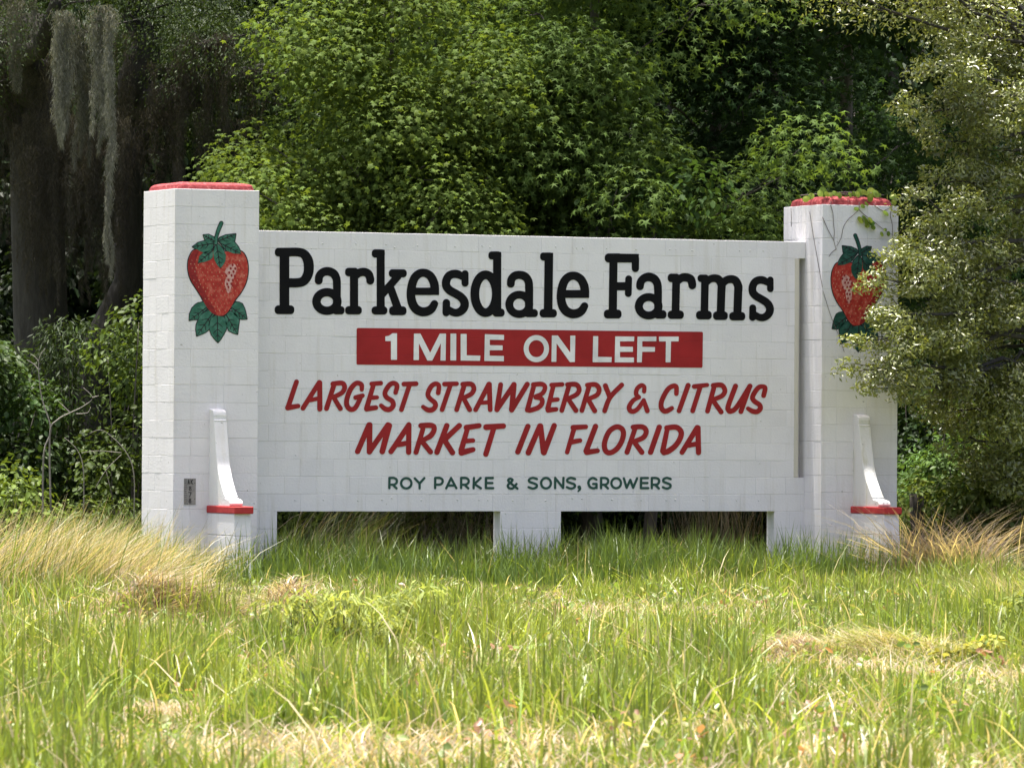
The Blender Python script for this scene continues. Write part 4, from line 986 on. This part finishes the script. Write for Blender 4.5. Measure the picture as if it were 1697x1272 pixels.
# ------------------------------------------------------------------ grass
GR = RG(200)
def blades(P, h, w, az, lean, colr, R, seg=2, flat_=None):
    """curved tapering blades; seg 2 -> 3 triangles each, seg 3 -> 5"""
    n = len(P); ts, ws = ((0, .55, 1), (1, .75, 0)) if seg == 2 else ((0, .35, .7, 1), (1, .9, .55, 0))
    d = np.stack([np.cos(az), np.sin(az), np.zeros(n)], -1); a2 = R.uniform(0, math.pi, n)
    ax = np.stack([np.cos(a2), np.sin(a2), np.zeros(n)], -1)
    V = []
    for t, k in zip(ts, ws):
        c = P+d*(lean*h*t**1.7)[:, None]; c[:, 2] += h*t*(1-.42*np.minimum(lean, 1.6)*t*.9)
        if flat_ is not None: c[:, 2] = np.maximum(c[:, 2], P[:, 2]+.004+.02*t)
        if k > 0: V += [c-ax*(w*k*.5)[:, None], c+ax*(w*k*.5)[:, None]]
        else: V.append(c)
    V = np.stack(V, 1); k = V.shape[1]
    F = [(0, 1, 3), (0, 3, 2), (2, 3, 4)] if seg == 2 else [(0, 1, 3), (0, 3, 2), (2, 3, 5), (2, 5, 4), (4, 5, 6)]
    T = (np.arange(n)*k)[:, None, None]+np.array(F)[None]
    return V.reshape(-1, 3), T.reshape(-1, 3), np.repeat(colr, k, 0)
def wedge(n, d0, d1, R, margin=2.8, power=1.0):
    d = d0+(d1-d0)*R.random(n)**power; s = (R.random(n)*2-1)*(d*.0925+margin)
    return CAM[None, :2]+FH[None, :2]*d[:, None]+RH[None, :2]*s[:, None], d, s
GREEN = np.array([.165, .265, .038]); LIME = np.array([.385, .455, .085]); DEEP = np.array([.085, .130, .028]); STRAW = np.array([.56, .48, .31]); PINKISH = np.array([.46, .34, .26])
def inside_masonry(x, y):
    p1 = (x > -PA-.01) & (x < .01) & (y > PF-.01) & (y < PF+PA+.01); p2 = (x > XR-.01) & (x < XR+PA+.01) & (y > PF-.01) & (y < PF+PA+.01)
    w1 = np.zeros(len(x), bool)
    for a, b_ in LEG: w1 |= (x > a-.01) & (x < b_+.01) & (y > -.01) & (y < WT+.01)
    return p1 | p2 | w1
def dryness(x, y):
    return vnoise(x*.55+3, y*.28+1, 21)*.6+vnoise(x*1.6, y*.9, 22)*.4
CLEAR = [(470, 790, 37.5, 43.5, .55), (120, 420, 45.0, 52.5, .4), (1240, 1640, 38.0, 47.0, .4), (400, 520, 47.0, 53.5, .45), (160, 430, 30.0, 34.5, .35), (0, 170, 38.0, 42.0, .4), (900, 1080, 52, 62, .5), (330, 420, 55, 63, .6), (1560, 1700, 38, 46, .5)]
def cleared(x, y):                            # where the grass is trodden or grazed short
    dx = np.stack([x-CAM[0], y-CAM[1]], -1); d = dx@FH[:2]; px = 848.5+(dx@RH[:2])/d*FPX; f = np.ones(len(x))
    for a, b_, d0, d1, k in CLEAR:
        e = (((px-(a+b_)/2)/((b_-a)/2))**4+((d-(d0+d1)/2)/((d1-d0)/2))**4); f = np.where(e < 1, np.minimum(f, k), f)
    f = f*np.where((d > 50) & (d < 64.5) & (px > 420), .62, 1.0)
    return f
def meadow():
    R = GR; Vs, Ts, Cs = [], [], []; o = 0
    def add(r):
        nonlocal o
        Vs.append(r[0]); Ts.append(r[1]+o); Cs.append(r[2]); o += len(r[0])
    # upright green blades growing in tufts; tall patches, short patches, bare dry patches
    nt_ = 33000; xy_, d, s = wedge(nt_, 26.5, 71, R, power=.85); x, y = xy_.T
    dr = dryness(x, y); hp = vnoise(x*.42+5, y*.42+2, 23)*.5+vnoise(x*1.5, y*1.5, 25)*.5
    keep = R.random(nt_) > np.clip((dr-.54)*4.5, 0, .9); xy_ = xy_[keep]; dr = dr[keep]; hp = hp[keep]; x, y = xy_.T; nt_ = len(xy_)
    m = 8; P = np.repeat(xy_, m, 0)+R.normal(size=(nt_*m, 2))*.05; n = len(P)
    tall = .36+1.15*np.clip((hp-.40)*4.6, 0, 1)*(1-.5*np.clip((dr-.44)*4, 0, 1))
    h = np.repeat(tall*cleared(x, y), m)*R.uniform(.14, .42, n); ok = ~inside_masonry(P[:, 0], P[:, 1])
    mixk = np.repeat(vnoise(x*.7, y*.45, 24)*.55+R.random(nt_)*.45, m)*.75+R.random(n)*.35
    k = np.clip(mixk, 0, 1)[:, None]; C = GREEN*(1-k)+LIME*k; C = C*R.uniform(.6, 1.25, (n, 1))*np.repeat(R.uniform(.62, 1.2, (nt_, 1)), m, 0)
    dp = ((P[:, 1] > -1.3) & (P[:, 0] > -2.5))[:, None]; C = np.where(dp, C*.3+DEEP*.7*R.uniform(.8, 1.2, (n, 1)), C)  # blades near the wall tinted darker to carry its shade
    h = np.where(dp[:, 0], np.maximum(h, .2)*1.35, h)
    st = R.random(n) < .07; C[st] = STRAW*R.uniform(.6, 1.15, (st.sum(), 1))
    P3 = np.concatenate([P, gz(P[:, 0], P[:, 1])[:, None]-.01], 1)
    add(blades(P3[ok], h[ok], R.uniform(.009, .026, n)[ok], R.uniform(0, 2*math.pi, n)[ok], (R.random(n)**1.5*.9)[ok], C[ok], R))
    # low dry thatch lying every way
    n = 115000; P, d, s = wedge(n, 26.5, 68, R, power=.8); dr = dryness(P[:, 0], P[:, 1]); k = R.random(n) < np.clip((dr-.46)*4, .06, 1); P = P[k]; n = len(P)
    ok = ~inside_masonry(P[:, 0], P[:, 1]); P = P[ok]; n = len(P)
    q = R.random((n, 1)); C = (STRAW*q+PINKISH*(1-q))*R.uniform(.6, 1.15, (n, 1))
    P3 = np.concatenate([P, gz(P[:, 0], P[:, 1])[:, None]], 1)
    add(blades(P3, R.uniform(.10, .32, n), R.uniform(.006, .014, n), R.uniform(0, 2*math.pi, n), R.uniform(.6, 2.2, n), C, R, flat_=True))
    # taller stray blades and bent straws
    n = 3100; P, d, s = wedge(n, 29, 66, R, power=.9); ok = ~inside_masonry(P[:, 0], P[:, 1]); P = P[ok]; n = len(P)
    k = R.random((n, 1)); C = np.where(k < .4, STRAW*1.1, np.where(k < .75, LIME, GREEN))*R.uniform(.8, 1.2, (n, 1))
    P3 = np.concatenate([P, gz(P[:, 0], P[:, 1])[:, None]-.01], 1)
    add(blades(P3, R.uniform(.35, .70, n)*cleared(P[:, 0], P[:, 1]), R.uniform(.009, .018, n), R.uniform(0, 2*math.pi, n), R.uniform(.05, 1.3, n), C, R, 3))
    # low broad leaved weeds and fallen dead leaves in among the blades
    n = 900; P, d, s = wedge(n, 30, 63, R, power=.9); ok = ~inside_masonry(P[:, 0], P[:, 1]); P = P[ok]; n = len(P); m = 9
    kind = np.repeat(R.random(n), m); Pw = np.repeat(P, m, 0)+R.normal(size=(n*m, 2))*.07; P3 = np.concatenate([Pw, (gz(Pw[:, 0], Pw[:, 1])+R.uniform(.03, .26, n*m)*np.repeat(R.uniform(.4, 1.1, n), m))[:, None]], 1)
    Cw = np.where((kind < .55)[:, None], np.array([.20, .29, .06]), np.where((kind < .8)[:, None], np.array([.36, .36, .10]), np.array([.36, .20, .12])))*R.uniform(.6, 1.25, (n*m, 1))
    V, T = scatter(BROAD, P3, np.array([0, 0, .8])+R.normal(size=(n*m, 3))*.6, R.uniform(.035, .085, n*m), R); add((V, T, np.repeat(Cw, len(BROAD[0]), 0)))
    # tall fringe at the masonry foot, coloured dark for the wall's shade
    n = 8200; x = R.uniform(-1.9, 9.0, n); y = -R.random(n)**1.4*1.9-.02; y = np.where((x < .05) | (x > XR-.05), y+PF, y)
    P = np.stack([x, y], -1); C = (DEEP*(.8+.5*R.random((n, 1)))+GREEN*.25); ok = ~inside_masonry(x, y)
    P3 = np.concatenate([P, gz(x, y)[:, None]-.01], 1)
    cl = .45+.8*vnoise(x*2.2, y*2.2, 31)
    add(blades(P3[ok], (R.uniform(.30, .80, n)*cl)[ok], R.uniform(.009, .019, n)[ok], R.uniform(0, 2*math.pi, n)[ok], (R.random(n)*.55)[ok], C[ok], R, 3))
    # grass behind the wall, under its openings
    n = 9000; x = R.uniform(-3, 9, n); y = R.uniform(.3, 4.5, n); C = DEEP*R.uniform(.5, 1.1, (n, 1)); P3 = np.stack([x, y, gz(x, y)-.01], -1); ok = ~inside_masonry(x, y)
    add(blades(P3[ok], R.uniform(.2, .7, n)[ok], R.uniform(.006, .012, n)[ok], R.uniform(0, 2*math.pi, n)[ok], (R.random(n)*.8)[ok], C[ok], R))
    me = tris_mesh('grass', np.concatenate(Vs), np.concatenate(Ts), np.concatenate(Cs))
    tag(link('grass', me, M_GRASS), 'bright green roadside grass with dry straw among it', 'grass', kind='stuff')
meadow()

def tussock(label, px, py, h, r, n, cols, seed, az=None, lean=(.3, 1.1), name='grass_tussock', base=None, w=(.005, .010), cat='grass clump', mound=0.0):
    R = RG(seed); b = ground(px, py) if base is None else base; b = np.array([b[0], b[1], gz(b[0], b[1])])
    q = R.normal(size=(n, 2))*r*.5; P = np.concatenate([q, (mound*np.exp(-(q**2).sum(1)/(r*.55)**2)*R.random(n)**.5)[:, None]-.02], 1)
    a = R.uniform(0, 2*math.pi, n) if az is None else az+R.normal(size=n)*(.6 if not mound else 1.2)
    cols = np.array(cols); C = cols[R.integers(0, len(cols), n)]*R.uniform(.7, 1.2, (n, 1))
    V, T, C = blades(P, h*R.uniform(.3, 1.2, n), R.uniform(*w, n), a, R.uniform(*lean, n), C, R, 3)
    o = link(name, tris_mesh(name, V, T, C), M_GRASS); o.location = b; tag(o, label, cat)
    return o
RA = math.atan2(RH[1], RH[0]); LA = RA+math.pi
S_, S2, GR_, LM = tuple(STRAW), tuple(STRAW*.75+PINKISH*.2), tuple(GREEN), tuple(LIME)
OL = (.22, .22, .07)
tussock('tall dry straw tussock at the edge of the shrubs', 25, 1005, 1.12, 1.1, 3000, [S_, S2, S2, OL, GR_], 301, RA, (.15, 1.0), w=(.006, .014))
tussock('straw and green tussock bending toward the post', 130, 995, 1.0, 1.1, 3000, [S_, S2, S2, OL, OL], 302, RA, (.2, 1.3), w=(.006, .014))
tussock('olive tussock in front of the plated post', 215, 972, .78, 1.0, 2200, [OL, OL, GR_, LM], 303, RA, (.1, 1.0), w=(.006, .014))
tussock('greenish tussock at the foot of the plated post buttress', 330, 955, .5, 1.0, 2000, [OL, GR_, LM, S_], 304, RA, (.1, .9))
tussock('low flattened heap of brown thatch beside the tall tussocks', 255, 1032, .42, .85, 4200, [S2, tuple(PINKISH*.7), tuple(PINKISH*.45), tuple(PINKISH*.3), S_], 305, RA, (1.2, 2.4), mound=.42, w=(.006, .013))
tussock('small brown thatch heap near the leafy weeds', 480, 1022, .24, .5, 1500, [S2, tuple(PINKISH*.8), tuple(PINKISH*.4), S_], 306, None, (1., 2.2), mound=.36, w=(.006, .013))
tussock('long pale thatch heap in the right foreground', 1470, 1095, .34, .75, 2600, [S_, S2, OL, OL, LM], 307, LA, (1.0, 2.0), mound=.16)
tussock('second pale thatch heap by the reddish leaves', 1325, 1098, .26, .5, 1300, [S_, S2, tuple(PINKISH*.8), tuple(PINKISH*.5)], 308, LA, (1.2, 2.2), mound=.2)
tussock('upright bright green clump beside the pale thatch', 1625, 1050, .55, .35, 420, [GR_, LM], 309, None, (.05, .45), w=(.008, .014))
tussock('pale arching straw clump at the right edge of the meadow', 1690, 1040, .75, .5, 700, [S_, LM, OL], 310, LA, (.3, 1.0))
tussock('drooping brown dead grass plume beside the stump', 1540, 950, 1.25, .5, 800, [S2, tuple(PINKISH*.8), S_], 311, None, (.5, 1.5), base=xy(1542, 67.2), w=(.008, .018))
tussock('second drooping brown plume under the feathery shrub', 1600, 950, 1.15, .5, 700, [S2, tuple(PINKISH*.8), S_], 312, None, (.5, 1.4), base=xy(1596, 67.0), w=(.008, .016))
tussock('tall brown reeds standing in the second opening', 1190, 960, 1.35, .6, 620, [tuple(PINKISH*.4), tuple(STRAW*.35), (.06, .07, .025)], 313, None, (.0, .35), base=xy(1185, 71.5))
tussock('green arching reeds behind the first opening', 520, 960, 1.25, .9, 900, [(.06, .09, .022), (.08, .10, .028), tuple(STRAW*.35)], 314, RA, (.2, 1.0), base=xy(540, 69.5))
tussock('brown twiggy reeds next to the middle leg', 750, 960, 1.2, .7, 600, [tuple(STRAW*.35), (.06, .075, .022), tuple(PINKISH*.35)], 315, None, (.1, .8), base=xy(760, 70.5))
tussock('dark grass bank under the oak branches', 1640, 970, .6, 1.3, 2000, [tuple(DEEP), GR_, S2], 316, None, (.1, .9), base=xy(1640, 67.0))
for i, (px, py) in enumerate([(980, 1010), (760, 1070), (1120, 1065), (560, 1140), (330, 1130), (900, 1150), (1230, 1180), (120, 1150), (1010, 1210), (1500, 1190), (680, 1220), (400, 1215)]):
    tussock('upright fresh green grass tuft in the open meadow', px, py, .42, .3, 260, [GR_, LM, LM], 330+i, None, (.05, .6), w=(.008, .016))['group'] = 'fresh grass tufts in the meadow'
shrub('leafy_weed', 'spreading patch of pale yellow green leafy weeds amid the grass', 0, 0, .56, .62, LANCE, 42, .11, (.32, .38, .13), 320, M_LEAF, cat='weeds', yellow=.3, base=np.array([*ground(575, 1092)[:2], 0]), q0=.15, upr=.35)
shrub('leafy_weed', 'second clump of leafy weeds joining the pale patch', 0, 0, .54, .55, LANCE, 42, .11, (.30, .37, .12), 321, M_LEAF, cat='weeds', yellow=.3, base=np.array([*ground(695, 1085)[:2], 0]), q0=.15, upr=.35)
shrub('leafy_weed', 'small orange tinted weed at the right meadow edge', 0, 0, .26, .35, BROAD, 60, .06, (.29, .31, .09), 322, M_LEAF, cat='weeds', yellow=.6, base=np.array([*ground(1630, 1110)[:2], 0]))
shrub('leafy_weed', 'pale broad leaved weed beside the straw clump', 0, 0, .42, .25, BROAD, 90, .08, (.26, .32, .10), 323, M_LEAF, cat='weeds', yellow=.3, base=np.array([*ground(1692, 1075)[:2], 0]))
tussock('brown bare thatch patch at the meadow front', 290, 1195, .14, 1.0, 2600, [S_, S2, tuple(PINKISH), tuple(PINKISH*.6)], 350, None, (1., 2.4), mound=.10)
tussock('pale straw patch before the tall tussocks', 95, 1112, .16, .8, 1700, [S_, S_, S2, tuple(PINKISH)], 351, None, (1., 2.4), mound=.14)
